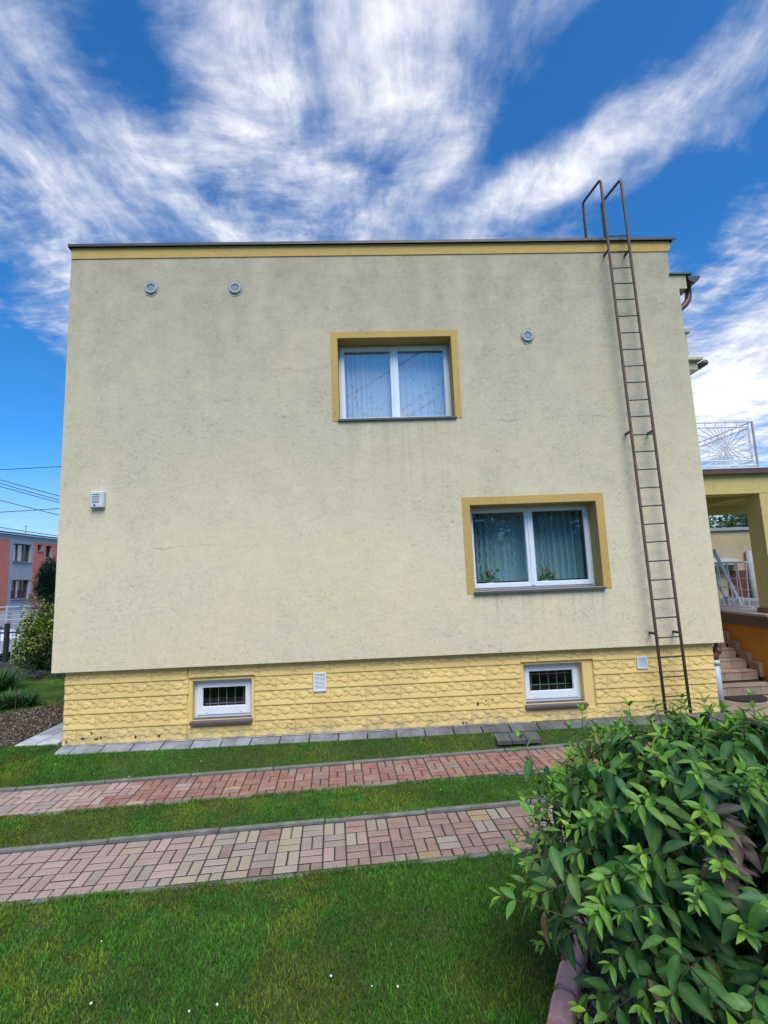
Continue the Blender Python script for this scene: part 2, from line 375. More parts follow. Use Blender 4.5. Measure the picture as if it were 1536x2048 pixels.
class MB:
    def __init__(s): s.v = []; s.f = []; s.col = []
    def add(s, vs, fs):
        b = len(s.v); s.v += [tuple(p) for p in vs]; s.f += [tuple(i+b for i in f) for f in fs]
        return s
    def box(s, x0, x1, y0, y1, z0, z1, c=0.0):
        if c <= 0:
            vs = [(x, y, z) for z in (z0, z1) for y in (y0, y1) for x in (x0, x1)]
            return s.add(vs, [(0, 2, 3, 1), (4, 5, 7, 6), (0, 1, 5, 4), (1, 3, 7, 5), (3, 2, 6, 7), (2, 0, 4, 6)])
        return s.cbox(V(((x0+x1)/2, (y0+y1)/2, (z0+z1)/2)), (x1-x0, y1-y0, z1-z0), c)
    def cbox(s, ctr, size, c, rot=None):
        hx, hy, hz = (k/2 for k in size); c = min(c, hx*.9, hy*.9, hz*.9)
        vs, idx = [], {}
        for sx in (-1, 1):
            for sy in (-1, 1):
                for sz in (-1, 1):
                    for a in range(3):
                        p = [sx*(hx-c), sy*(hy-c), sz*(hz-c)]
                        p[a] = (sx*hx, sy*hy, sz*hz)[a]
                        idx[(sx, sy, sz, a)] = len(vs); vs.append(V(p))
        fs = []
        for a in range(3):
            b, d = (a+1) % 3, (a+2) % 3
            for sg in (-1, 1):
                q = []
                for (i, j) in ((-1, -1), (1, -1), (1, 1), (-1, 1)):
                    k = [0, 0, 0]; k[a] = sg; k[b] = i; k[d] = j; q.append(idx[(*k, a)])
                fs.append(q if sg > 0 else q[::-1])
        for a in range(3):
            b, d = (a+1) % 3, (a+2) % 3
            for i in (-1, 1):
                for j in (-1, 1):
                    k0 = [0, 0, 0]; k1 = [0, 0, 0]
                    k0[b] = k1[b] = i; k0[d] = k1[d] = j; k0[a] = -1; k1[a] = 1
                    q = [idx[(*k0, b)], idx[(*k1, b)], idx[(*k1, d)], idx[(*k0, d)]]
                    fs.append(q if i*j > 0 else q[::-1])
        for sx in (-1, 1):
            for sy in (-1, 1):
                for sz in (-1, 1):
                    q = [idx[(sx, sy, sz, a)] for a in range(3)]
                    fs.append(q if sx*sy*sz > 0 else q[::-1])
        out = [(rot @ p if rot else p) + ctr for p in vs]
        return s.add(out, fs)
    def tube(s, pts, r, n=8, cap=True):
        pts = [V(p) for p in pts]; rings = []; b0 = None
        rr = r if isinstance(r, (list, tuple)) else [r]*len(pts)
        vs, fs = [], []
        for i, p in enumerate(pts):
            d = (pts[min(i+1, len(pts)-1)]-pts[max(i-1, 0)]).normalized()
            if b0 is None:
                b0 = d.orthogonal().normalized()
            b0 = (b0-d*b0.dot(d)).normalized(); b1 = d.cross(b0)
            for k in range(n):
                a = 2*math.pi*k/n; vs.append(p+(b0*math.cos(a)+b1*math.sin(a))*rr[i])
        for i in range(len(pts)-1):
            for k in range(n):
                fs.append((i*n+k, i*n+(k+1) % n, (i+1)*n+(k+1) % n, (i+1)*n+k))
        if cap:
            fs.append(tuple(range(n))[::-1]); fs.append(tuple((len(pts)-1)*n+k for k in range(n)))
        return s.add(vs, fs)
    def cyl(s, c, axis, r, h, n=20, r2=None):
        c = V(c); a = V(axis).normalized()
        return s.tube([c, c+a*h], [r, r2 if r2 is not None else r], n)
    def prism(s, poly, axis, a0, a1):
        """extrude a 2-D polygon along 'x', 'y' or 'z'"""
        def P(u, v, w): return {'x': (w, u, v), 'y': (u, w, v), 'z': (u, v, w)}[axis]
        n = len(poly)
        vs = [P(u, v, a0) for u, v in poly]+[P(u, v, a1) for u, v in poly]
        fs = [tuple(range(n)), tuple(range(2*n-1, n-1, -1))]+[(i, i+n, (i+1) % n+n, (i+1) % n) for i in range(n)]
        return s.add(vs, fs)
    def ring(s, c, r0, r1, y0, y1, n=28):
        """annulus facing -y"""
        vs = []
        for k in range(n):
            a = 2*math.pi*k/n; ca, sa = math.cos(a), math.sin(a)
            for r, y in ((r0, y0), (r1, y0), (r1, y1), (r0, y1)): vs.append((c[0]+ca*r, y, c[2]+sa*r))
        fs = []
        for k in range(n):
            p, q = 4*k, 4*((k+1) % n)
            for j in range(4): fs.append((p+j, p+(j+1) % 4, q+(j+1) % 4, q+j))
        return s.add(vs, fs)
    def build(s, name, mt, parent=None, smooth=False, origin=None):
        me = bpy.data.meshes.new(name)
        o = wl(parent) if parent else V((0, 0, 0))
        loc = V((0, 0, 0))
        if origin is not None: loc = V(origin)-o; o = V(origin)
        me.from_pydata([(p[0]-o.x, p[1]-o.y, p[2]-o.z) for p in s.v], [], s.f)
        fix_normals(me)
        return link(name, me, mt, parent, loc, smooth)


def fix_normals(me):
    import bmesh
    bm = bmesh.new(); bm.from_mesh(me); bmesh.ops.recalc_face_normals(bm, faces=bm.faces); bm.to_mesh(me); bm.free()


def link(name, me, mt, parent=None, loc=None, smooth=False):
    ob = bpy.data.objects.new(name, me)
    if mt and not me.materials: me.materials.append(mt)
    COL.objects.link(ob)
    if loc is not None: ob.location = loc
    if parent: ob.parent = parent
    if smooth: me.polygons.foreach_set('use_smooth', [True]*len(me.polygons))
    return ob


def tag(o, label=None, cat=None, group=None, kind=None):
    if label: o['label'] = label
    if cat: o['category'] = cat
    if group: o['group'] = group
    if kind: o['kind'] = kind
    return o


def empty(name, loc, label=None, cat=None, group=None, kind=None):
    o = bpy.data.objects.new(name, None); o.empty_display_size = 0.1; COL.objects.link(o); o.location = loc
    return tag(o, label, cat, group, kind)


def np_mesh(name, verts, tris, mt, cols=None, parent=None, quads=False, smooth=False):
    """big triangle or quad soup from numpy, with one colour per corner's vertex"""
    verts = np.asarray(verts, np.float32); tris = np.asarray(tris, np.int32); k = tris.shape[1]
    me = bpy.data.meshes.new(name); me.vertices.add(len(verts)); me.vertices.foreach_set('co', verts.ravel())
    me.loops.add(tris.size); me.loops.foreach_set('vertex_index', tris.ravel())
    me.polygons.add(len(tris)); me.polygons.foreach_set('loop_start', np.arange(0, tris.size, k, dtype=np.int32))
    me.polygons.foreach_set('loop_total', np.full(len(tris), k, np.int32))
    if smooth: me.polygons.foreach_set('use_smooth', np.ones(len(tris), bool))
    me.update(calc_edges=True)
    if cols is not None:
        a = me.color_attributes.new('Col', 'FLOAT_COLOR', 'POINT')
        c4 = np.ones((len(verts), 4), np.float32); c4[:, :3] = cols; a.data.foreach_set('color', c4.ravel())
    return link(name, me, mt, parent)


def holed(xs, zs, holes, y0, y1, mb=None):
    """a wall of thickness y0..y1 over the grid xs * zs, left open where a hole (x0,x1,z0,z1) lies"""
    mb = mb or MB()
    xs = sorted(set(xs+[h[i] for h in holes for i in (0, 1)])); zs = sorted(set(zs+[h[i] for h in holes for i in (2, 3)]))
    nx, nz = len(xs)-1, len(zs)-1
    def solid(i, j):
        if not (0 <= i < nx and 0 <= j < nz): return False
        cx, cz = (xs[i]+xs[i+1])/2, (zs[j]+zs[j+1])/2
        return not any(h[0] < cx < h[1] and h[2] < cz < h[3] for h in holes)
    for i in range(nx):
        for j in range(nz):
            if not solid(i, j): continue
            a, b, c, d = xs[i], xs[i+1], zs[j], zs[j+1]
            mb.add([(a, y0, c), (b, y0, c), (b, y0, d), (a, y0, d)], [(0, 1, 2, 3)])
            mb.add([(a, y1, c), (b, y1, c), (b, y1, d), (a, y1, d)], [(3, 2, 1, 0)])
            if not solid(i-1, j): mb.add([(a, y0, c), (a, y1, c), (a, y1, d), (a, y0, d)], [(3, 2, 1, 0)])
            if not solid(i+1, j): mb.add([(b, y0, c), (b, y1, c), (b, y1, d), (b, y0, d)], [(0, 1, 2, 3)])
            if not solid(i, j-1): mb.add([(a, y0, c), (b, y0, c), (b, y1, c), (a, y1, c)], [(3, 2, 1, 0)])
            if not solid(i, j+1): mb.add([(a, y0, d), (b, y0, d), (b, y1, d), (a, y1, d)], [(0, 1, 2, 3)])
    return mb


def build_raw(mb, name, mt, parent):
    me = bpy.data.meshes.new(name); o = wl(parent) if parent else V((0, 0, 0))
    me.from_pydata([(p[0]-o.x, p[1]-o.y, p[2]-o.z) for p in mb.v], [], mb.f); me.update()
    return link(name, me, mt, parent)


def sstep(t):
    t = np.clip(t, 0, 1); return t*t*(3-2*t)


# ------------------------------------------------------------------ ground
TH = 0.068; CT, ST = math.cos(TH), math.sin(TH)
NEAR_Y, NEAR_W, NEAR_X = -2.2847, 0.735, 3.3585
FAR_Y, FAR_W, FAR_X = -0.8405, 0.645, 2.995
KERB = 0.045


def strip_pt(lx, ly): return (CT*lx-ST*ly, ST*lx+CT*ly)
def strip_y(x, ly): return (ly+ST*x)/CT          # world y of the strip line ly at world x


def ground_h(x, y):
    x = np.asarray(x, float); y = np.asarray(y, float)
    yk = np.minimum(strip_y(x, FAR_Y+KERB+0.03), -0.22); ys = -0.13
    h = 0.155*sstep((y-yk)/np.maximum(ys-yk, 0.1))
    h = np.where(x < -0.05, 0.195*sstep((y-yk)/np.maximum(0.15-yk, 0.1)), h)
    h = np.where(y > 0.0, np.maximum(h, 0.17+0.025*(x < 0)), h)
    return h*(1-sstep((y-7.6)/3.0)*(x < 5))


def build_ground():
    xs = np.unique(np.concatenate([np.arange(-8, 14, 0.12), np.arange(-60, -8, 4), np.arange(14, 60, 4), np.array([-900, -400, -150, 150, 400, 900])]))
    ys = np.unique(np.concatenate([np.arange(-6, 1.2, 0.06), np.arange(1.2, 12, 0.3), np.arange(-40, -6, 2), np.arange(12, 60, 4), np.array([-900, -300, -100, 150, 400, 900])]))
    X, Y = np.meshgrid(xs, ys); Z = ground_h(X, Y)
    n = len(xs); vs = np.stack([X.ravel(), Y.ravel(), Z.ravel()], 1)
    i = np.arange(len(ys)-1)[:, None]*n+np.arange(n-1)[None, :]
    q = np.stack([i, i+1, i+n+1, i+n], -1).reshape(-1, 4)
    tag(np_mesh('ground', vs, q, M['ground'], smooth=True), kind='structure')


build_ground()


# ------------------------------------------------------------------ paved strips
PINK = [(0.37, 0.25, 0.22), (0.40, 0.275, 0.24), (0.345, 0.235, 0.21)]
RED = [(0.285, 0.125, 0.09), (0.26, 0.115, 0.085), (0.30, 0.14, 0.10), (0.24, 0.11, 0.09)]
SAND = [(0.36, 0.28, 0.20), (0.345, 0.275, 0.215), (0.375, 0.29, 0.20)]
MAUVE = [(0.265, 0.165, 0.13), (0.24, 0.155, 0.125), (0.29, 0.18, 0.14)]
GREYB = [(0.29, 0.235, 0.195), (0.31, 0.25, 0.21)]
OCH = [(0.34, 0.23, 0.12), (0.32, 0.22, 0.13)]


def pick_col(kind, lx):
    n = rnd.gauss(0, 0.35)
    if kind == 'near':
        if lx+n < 2.35: c = rnd.choice(PINK)
        elif lx+n < 3.2: c = rnd.choice(PINK+SAND+SAND+GREYB)
        elif lx+n < 4.1: c = rnd.choice(SAND+GREYB+MAUVE*3+PINK)
        else: c = rnd.choice(MAUVE*7+GREYB+OCH)
    else:
        if lx+n < 1.3: c = rnd.choice(PINK+PINK+GREYB)
        elif lx+n < 1.8: c = rnd.choice(PINK+RED)
        else: c = rnd.choice(RED*5+[OCH[1]]+MAUVE)
    j = rnd.uniform(0.92, 1.08)
    return tuple(k*j for k in c)


_bm = {}


def brick_mesh(w, d):
    key = (round(w, 4), round(d, 4))
    if key not in _bm:
        mb = MB(); h = 0.07; c = 0.006
        pts = [(-w/2, -d/2), (w/2, -d/2), (w/2, d/2), (-w/2, d/2)]
        vs = [(x, y, -h) for x, y in pts]+[(x, y, -c) for x, y in pts]+[(x-math.copysign(c, x), y-math.copysign(c, y), 0) for x, y in pts]
        fs = [(8, 9, 10, 11)]
        for a in (0, 4):
            for i in range(4): fs.append((a+i, a+(i+1) % 4, a+4+(i+1) % 4, a+4+i))
        me = bpy.data.meshes.new('paver_brick'); me.from_pydata(vs, [], fs); me.materials.append(M['brick']); me.update()
        _bm[key] = me
    return _bm[key]


def paver_strip(kind, label_name, y_far, width, x_ph, c0, c1, c_first, c_part, parity):
    path = tag(empty('path', (0, 0, 0)), kind='structure')
    a = strip_pt(0, 0)
    P = 0.2; rp = width/3.5
    bed = MB()
    x0, x1 = x_ph+P*c0, x_ph+P*c1
    cs = [strip_pt(x0, y_far-width), strip_pt(x1, y_far-width), strip_pt(x1, y_far), strip_pt(x0, y_far)]
    bed.prism(cs, 'z', -0.08, 0.0065); bed.build('joint_bed', M['joint'], path)
    rest = MB(); rest_left = MB(); g = 0.011; gy = 0.018
    for col in range(c0, c1):
        for row in range(4):
            vert = (col+row) % 2 == parity
            half = row == 3
            lx = x_ph+P*(col+0.5); ly = y_far-rp*(row+0.5) if not half else y_far-rp*3.25
            items = []
            if vert:
                for sx in (-1, 1): items.append((lx+sx*P/4, ly, P/2-g, (rp/2 if half else rp)-gy))
            elif half: items.append((lx, ly, P-g, rp/2-gy))
            else:
                for sy in (-1, 1): items.append((lx, ly+sy*rp/4, P-g, rp/2-gy))
            shade = pick_col(kind, lx)
            for (bx, by, w, d) in items:
                c = shade if rnd.random() < 0.8 else pick_col(kind, bx)
                wx, wy = strip_pt(bx+rnd.uniform(-.0012, .0012), by+rnd.uniform(-.0012, .0012)); z = 0.014+rnd.uniform(-0.0025, 0.0025)
                if c_first <= col < c_part:
                    o = bpy.data.objects.new('brick', brick_mesh(w, d)); COL.objects.link(o); o.parent = path
                    o.location = (wx, wy, z); o.rotation_euler = (rnd.uniform(-.006, .006), rnd.uniform(-.006, .006), TH+rnd.uniform(-.006, .006))
                    o.color = (*c, 1)
                else:
                    (rest if col >= c_part else rest_left).cbox(V((wx, wy, z-0.03)), (w, d, 0.06), 0.006, Matrix.Rotation(TH, 3, 'Z'))
    if rest.v:
        o = rest.build('brick_paving', M['brick'], path); o['kind'] = 'stuff'; o.color = (*(MAUVE if kind == 'near' else RED)[0], 1)
    if rest_left.v:
        o = rest_left.build('brick_paving', M['brick'], path); o['kind'] = 'stuff'; o.color = (*PINK[0], 1)
    # kerb stones, one metre long, along both edges
    for (ly, top, wd) in ((y_far+0.022+KERB/2, 0.034, KERB), (y_far-width-0.006-KERB/2, 0.016, KERB)):
        x = x0+rnd.uniform(0, 0.5)-0.5
        while x < x1:
            k = MB(); cx, cy = strip_pt(x+0.5, ly+rnd.uniform(-.004, .004))
            k.cbox(V((cx, cy, top-0.11+rnd.uniform(-.004, .004))), (0.992, wd, 0.22), 0.008, Matrix.Rotation(TH+rnd.uniform(-.003, .003), 3, 'Z'))
            k.build('kerb_stone', M['kerb'], path); x += 1.0
    mo = MB(); ly = y_far+0.010  # dark mossy filler that also paints in the shadow of the kerb gap
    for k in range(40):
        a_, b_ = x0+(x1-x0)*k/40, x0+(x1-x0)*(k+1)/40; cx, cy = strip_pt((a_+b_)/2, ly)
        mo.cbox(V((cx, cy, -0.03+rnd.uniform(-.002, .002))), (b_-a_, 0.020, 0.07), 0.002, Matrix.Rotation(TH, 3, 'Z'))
    mo.build('mossy_shadow_gap', M['moss_shadow'], path)['kind'] = 'stuff'
    return path


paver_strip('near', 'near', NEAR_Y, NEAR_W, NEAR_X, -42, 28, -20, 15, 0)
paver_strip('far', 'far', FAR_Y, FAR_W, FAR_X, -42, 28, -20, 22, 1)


def slab(parent, x, y, z, w, d, tilt=0.0, col=(0.28, 0.29, 0.31), yaw=0.0, name='slab'):
    key = ('slab', round(w, 3), round(d, 3))
    if key not in _bm:
        mb = MB(); mb.cbox(V((0, 0, -0.03)), (w-0.007, d-0.007, 0.06), 0.006)
        me = bpy.data.meshes.new('slab'); me.from_pydata(mb.v, [], mb.f); fix_normals(me); me.materials.append(M['slab']); _bm[key] = me
    o = bpy.data.objects.new(name, _bm[key]); COL.objects.link(o); o.parent = parent
    o.location = (x, y, z); o.rotation_euler = (tilt+rnd.uniform(-.008, .008), rnd.uniform(-.008, .008), yaw)
    j = rnd.uniform(0.78, 1.15); o.color = (*(k*j for k in col), 1)
    return o


# grey slabs along the foot of the gable and round its left corner
pav = tag(empty('pavement', (0, 0, 0)), kind='structure')
for i in range(48):
    x = 0.13+0.1+i*0.2+(0.004 if i % 2 else -0.004)
    k_ = min(1.0, max(0.0, (x-2.2)/4.0)); pale = tuple(p_*(1-k_)+q_*k_ for p_, q_ in zip((0.27, 0.285, 0.315), (0.115, 0.118, 0.12)))
    slab(pav, x, -0.012, 0.186, 0.2, 0.215, 0.20, pale)
for i in range(3): slab(pav, 6.16+i*0.2, -0.235, 0.137, 0.2, 0.22, 0.16, (0.105, 0.11, 0.11))
for i in range(9):
    for x, w in ((-0.455, 0.29), (-0.155, 0.30)): slab(pav, x, 0.42+i*0.4, 0.215, w, 0.4, 0, (0.42, 0.43, 0.44))
mb = MB(); mb.box(0.1, 9.45, -0.10, 0.1, 0.02, 0.155); mb.build('slab_bed', M['joint'], pav)
# narrow pale pieces on the slabs along the wall foot
for i in range(70):
    x = 0.16+i*0.093
    if x > 6.9: break
    mb = MB(); wd_ = rnd.uniform(0.025, 0.062)*(1 if x < 4.5 else 0.7); mb.prism([(x, 0.104), (x+0.0925, 0.104), (x+0.0925, 0.104-wd_*rnd.uniform(.8, 1.1)), (x+0.045, 0.104-wd_), (x, 0.104-wd_*rnd.uniform(.8, 1.1))], 'z', 0.2085, 0.2125)
    o = mb.build('pale_strip', M['slab'], pav); o.color = (0.40, 0.41, 0.43, 1)


# ------------------------------------------------------------------ the house
HW, ZB, ZT = 9.57, 1.203, 7.39
WT = 0.42
house = empty('house', (0, 0.4, 0.2), 'two-storey flat-roofed house with pale yellow rendered gable above a yellow stone-patterned base', 'house')
UP = (4.062, 5.83, 4.724, 6.02)          # openings x0, x1, z0, z1
LO = (5.958, 7.87, 2.080, 3.354)
B1 = (1.89, 2.715, 0.455, 0.99)
B2 = (6.62, 7.485, 0.445, 1.0)

w = holed([0, HW], [ZB, 7.03], [UP, LO], 0.0, WT)
holed([0, 9.45], [7.03, 7.579], [], 0.0, WT, w)
build_raw(w, 'gable_wall', M['wall'], house)
mb = MB()
mb.box(0.0, 0.35, WT, 10.2, ZB, 7.1); mb.box(HW-0.35, HW, WT, 10.2, ZB, 7.1); mb.box(0.35, HW-0.35, 9.85, 10.2, ZB, 7.1)
mb.build('side_wall', M['wall'], house)
mb = MB()
mb.box(0.14, 0.4, 0.5, 10.0, 0.1, ZB); mb.box(9.1, 9.445, 0.5, 10.0, 0.1, ZB); mb.box(0.4, 9.1, 9.8, 10.0, 0.1, ZB)
mb.build('foundation_wall', M['plinth'], house)
mb = MB(); mb.box(0.35, HW-0.35, WT, 9.85, 7.1, 7.3); mb.build('roof_deck', M['flash'], house)
# room shells behind the windows
mb = MB()
for (x0, x1, z0, z1) in (UP, LO):
    mb.box(x0-1.0, x1+1.0, 3.2, 3.3, z0-0.9, z1+0.4); mb.box(x0-1.0, x0-0.9, WT, 3.2, z0-0.9, z1+0.4); mb.box(x1+0.9, x1+1.0, WT, 3.2, z0-0.9, z1+0.4)
    mb.box(x0-1, x1+1, WT, 3.3, z1+0.4, z1+0.5); mb.box(x0-1, x1+1, WT, 3.3, z0-1.0, z0-0.9)
mb.build('room_shell', M['room'], house)
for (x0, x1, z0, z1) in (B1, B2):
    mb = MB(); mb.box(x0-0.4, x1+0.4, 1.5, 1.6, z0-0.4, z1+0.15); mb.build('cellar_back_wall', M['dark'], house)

# ochre band under the roof edge and the dark flashing over it
mb = MB(); mb.box(0.004, 9.452, -0.012, 0.0, 7.395, 7.579); mb.build('parapet_band', M['band'], house)
mb = MB(); mb.box(9.45, 9.50, -0.012, WT, 7.44, 7.579); mb.prism([(9.45, 7.40), (9.50, 7.44), (9.45, 7.44)], 'y', -0.012, WT); mb.build('band_return', M['band'], house)
mb = MB(); mb.box(-0.03, 9.585, -0.055, WT+0.1, 7.595, 7.615); mb.box(-0.03, 9.585, -0.055, -0.045, 7.572, 7.595)
mb.box(-0.03, -0.02, -0.045, WT+0.1, 7.56, 7.595); mb.prism([(9.52, 7.545), (9.585, 7.595), (9.52, 7.595)], 'y', -0.05, WT)
mb.build('roof_flashing', M['flash'], house)

# eaves at the right-hand corner
mb = MB(); mb.box(HW, 9.70, 0.0, 9.8, 6.75, 6.985); mb.build('cornice', M['wall'], house)
mb = MB(); mb.box(9.43, 9.80, -0.03, 9.8, 6.985, 7.01); mb.build('eaves_sheet', M['green'], house)
mb = MB(); n = 9
arc = [(9.80+0.075*math.cos(a), 6.93+0.085*math.sin(a)) for a in [math.pi+math.pi*k/n for k in range(n+1)]]
arc = [(9.715, 6.95)]+[(9.82+0.10*math.cos(a), 6.945+0.10*math.sin(a)) for a in [math.pi+math.pi*k/n for k in range(n+1)]]+[(9.93, 6.955)]
mb.prism(arc, 'y', -0.02, 9.8); mb.build('gutter', M['flash'], house)
mb = MB()
mb.tube([(9.83, 0.16, 6.86), (9.83, 0.16, 6.74), (9.81, 0.16, 6.64), (9.74, 0.16, 6.55), (9.66, 0.17, 6.49), (9.63, 0.18, 6.40), (9.63, 0.18, 6.2), (9.63, 0.18, 1.5), (9.62, 0.18, 1.22)], 0.05, 10)
mb.build('downpipe', M['brownpipe'], house, True)
mb = MB(); mb.tube([(9.60, 0.17, 1.25), (9.595, 0.17, 1.12), (9.57, 0.17, 1.06), (9.525, 0.16, 1.0), (9.51, 0.16, 0.9)], 0.052, 10); mb.tube([(9.585, 0.17, 1.10), (9.555, 0.165, 1.035)], 0.06, 10)
mb.build('downpipe_bend', M['brownpipe'], house, True)
mb = MB(); mb.tube([(9.512, 0.16, 0.93), (9.512, 0.16, 0.2)], 0.056, 14); mb.tube([(9.512, 0.16, 0.935), (9.512, 0.16, 0.86)], 0.062, 14)
mb.build('drain_pipe', M['grey'], house, True)
# canopy and ledge of the front, seen edge-on past the corner
mb = MB(); mb.box(HW, 10.50, 1.05, 3.2, 5.83, 5.99); mb.box(HW, 10.57, 0.98, 3.3, 5.99, 6.035); mb.prism([(HW, 5.74), (10.3, 5.83), (HW, 5.83)], 'y', 1.05, 3.2)
mb.build('canopy', M['wall'], house)
mb = MB(); mb.tube([(10.60, 0.98, 5.93), (10.60, 3.3, 5.93)], 0.055, 10); mb.build('canopy_gutter', M['sill'], house, True)
mb = MB(); mb.box(HW, 9.96, 0.5, 0.75, 5.86, 6.25); mb.box(HW, 10.02, 0.47, 0.78, 6.25, 6.28); mb.build('shade_box', M['wall'], house)


# ---- windows: frame with sashes, panes, sill and painted surround
def window(op, sw_bottom, name, label, y, glass, mullion=True, fr=0.035, sash=0.055):
    x0, x1, z0, z1 = op
    f = MB(); holed([x0, x1], [z0, z1], [(x0+fr, x1-fr, z0+fr*1.2, z1-fr*1.2)], y, y+0.06, f)
    fo = build_raw(f, 'window', M['white'], house); fo['label'] = label
    xi0, xi1, zi0, zi1 = x0+fr-0.004, x1-fr+0.004, z0+fr*1.2-0.004, z1-fr*1.2+0.004
    halves = [(xi0, (xi0+xi1)/2-0.003), ((xi0+xi1)/2+0.003, xi1)] if mullion else [(xi0, xi1)]
    for (a, b) in halves:
        s_ = MB(); hole = (a+sash, b-sash, zi0+sw_bottom, zi1-sash)
        holed([a, b], [zi0, zi1], [hole], y-0.018, y+0.03, s_)
        # a sloping glazing bead inside the sash
        for (p, q) in (((hole[0], hole[2]), (hole[1], hole[2])), ((hole[0], hole[3]), (hole[1], hole[3]))):
            s_.box(p[0], q[0], y-0.004, y+0.012, p[1]-0.006, p[1]+0.008)
        for xx in (hole[0], hole[1]): s_.box(xx-0.007, xx+0.007, y-0.003, y+0.012, hole[2]+0.008, hole[3]-0.006)
        build_raw(s_, 'sash', M['white'], fo)
        g = MB(); g.box(hole[0], hole[1], y+0.012, y+0.016, hole[2], hole[3])
        g.build('pane', glass, fo)
        if not mullion or sw_bottom > 0.07:
            for t in (0.18, 0.82):
                c = MB(); c.box(a+(b-a)*t-0.012, a+(b-a)*t+0.012, y-0.023, y-0.018, zi0+0.018, zi0+0.026); c.build('drain_cap', M['vent'], fo)
    if mullion:
        c = MB(); xm = (xi0+xi1)/2; c.box(xm-0.022, xm+0.022, y-0.03, y-0.019, zi0+0.01, zi1-0.01, 0.004); c.build('mullion_strip', M['white'], fo)
    return fo


wu = window(UP, 0.055, 'upper', 'large upper window with white frame, ochre surround and blue reflections', 0.27, M['glass'])
wo = window(LO, 0.06, 'lower', 'large lower window with white frame, ochre surround and dark panes', 0.27, M['glassl'])
w1 = window(B1, 0.10, 'cellar', 'left small white cellar window', 0.215, M['dglass'], False, 0.045, 0.065)
w2 = window(B2, 0.10, 'cellar', 'right small white cellar window', 0.225, M['dglass'], False, 0.045, 0.065)

# surrounds
for fo, (x0, x1, z0, z1), wdt in ((wu, UP, 0.10), (wo, LO, 0.115)):
    mb = MB(); mb.box(x0-wdt, x0, -0.006, 0.0, z0-0.03, z1+wdt); mb.box(x1, x1+wdt, -0.006, 0.0, z0-0.03, z1+wdt); mb.box(x0, x1, -0.006, 0.0, z1, z1+wdt)
    mb.build('surround', M['band'], fo)
    mb = MB()          # thin coat of paint in the reveal
    mb.box(x0, x0+0.004, -0.006, 0.27, z0, z1-0.004); mb.box(x1-0.004, x1, -0.006, 0.27, z0, z1-0.004); mb.box(x0, x1, -0.006, 0.27, z1-0.004, z1)
    mb.build('reveal', M['reveal'], fo)
for fo, (x0, x1, z0, z1), y0, y1, e in ((wu, UP, -0.035, 0.27, 0.02), (wo, LO, -0.05, 0.27, 0.02), (w1, B1, 0.03, 0.215, 0.02), (w2, B2, 0.03, 0.225, 0.02)):
    mb = MB(); d = 0.035 if y0 < 0 else 0.045
    prof = [(y0, z0-d), (y0, z0-d+0.03), (y1, z0+0.012), (y1, z0-d)]
    mb.prism(prof, 'x', x0-e+0.004, x1+e-0.004); mb.build('sill', M['sill'], fo)
# dark hollow behind the cellar panes and the bars of the grille in front of it
for fo, (x0, x1, z0, z1), nv in ((w1, B1, 5), (w2, B2, 5)):
    for k in range(nv):
        x = x0+0.11+(x1-x0-0.22)*(k+0.5)/nv
        b = MB(); b.tube([(x, 0.34, z0+0.08), (x, 0.34, z1-0.08)], 0.006, 6); b.build('bar', M['steel'], fo)
    for zf in (0.38, 0.66) if fo is w2 else (0.30,):
        b = MB(); z = z0+(z1-z0)*zf; b.tube([(x0+0.1, 0.352, z), (x1-0.1, 0.352, z)], 0.006, 6); b.build('bar', M['steel'], fo)

# ---- the moulded plinth: blocks of one stone pattern in running bond
PL_Y = 0.11
# the stones of one block: centre u, centre v, how far proud, slope sideways, slope upward
STONES = [(.045, .165, .013, .05, -.04), (.147, .182, .006, 0, .05), (.147, .128, .014, 0, -.10), (.245, .165, .014, -.05, -.06), (.325, .17, .010, .06, 0), (.405, .178, .015, -.04, -.08), (.472, .16, .009, .1, -.05),
          (.335, .122, .0135, .05, -.10), (.405, .118, .012, -.08, -.1), (.46, .105, .016, 0, -.1), (.02, .10, .010, 0, -.05), (.215, .118, .007, .06, -.05),
          (.07, .045, .010, .03, -.16), (.16, .04, .011, -.03, -.14), (.25, .055, .008, .04, -.16), (.34, .05, .012, -.04, -.12), (.405, .06, .007, .05, -.15), (.47, .04, .012, 0, -.13)]


def relief(u, v):
    ws = hs = 0.0; d1 = d2 = 9.0
    u2 = u+0.006*math.sin(v*61+u*17); v2 = v+0.005*math.sin(u*53+v*29)
    for (su, sv, h, a, b) in STONES:
        du, dv = u2-su, (v2-sv)*1.25; d = math.hypot(du, dv)
        if d < d1: d1, d2 = d, d1
        elif d < d2: d2 = d
        w_ = math.exp(-d/0.0045); ws += w_; hs += w_*(h+a*du+b*(v2-sv))
    h = hs/ws
    gap = math.exp(-((d2-d1)/0.007)**2)
    edge = min(u, 0.5-u); eb = v; et = 0.2-v
    j = math.exp(-(edge/0.006)**2)*0.5+math.exp(-(eb/0.006)**2)*1.6+0.4*math.exp(-(et/0.010)**2)
    return 0.9*h-0.0045*gap-0.007*j+0.008*(0.2-v)/0.2


_bl = {}


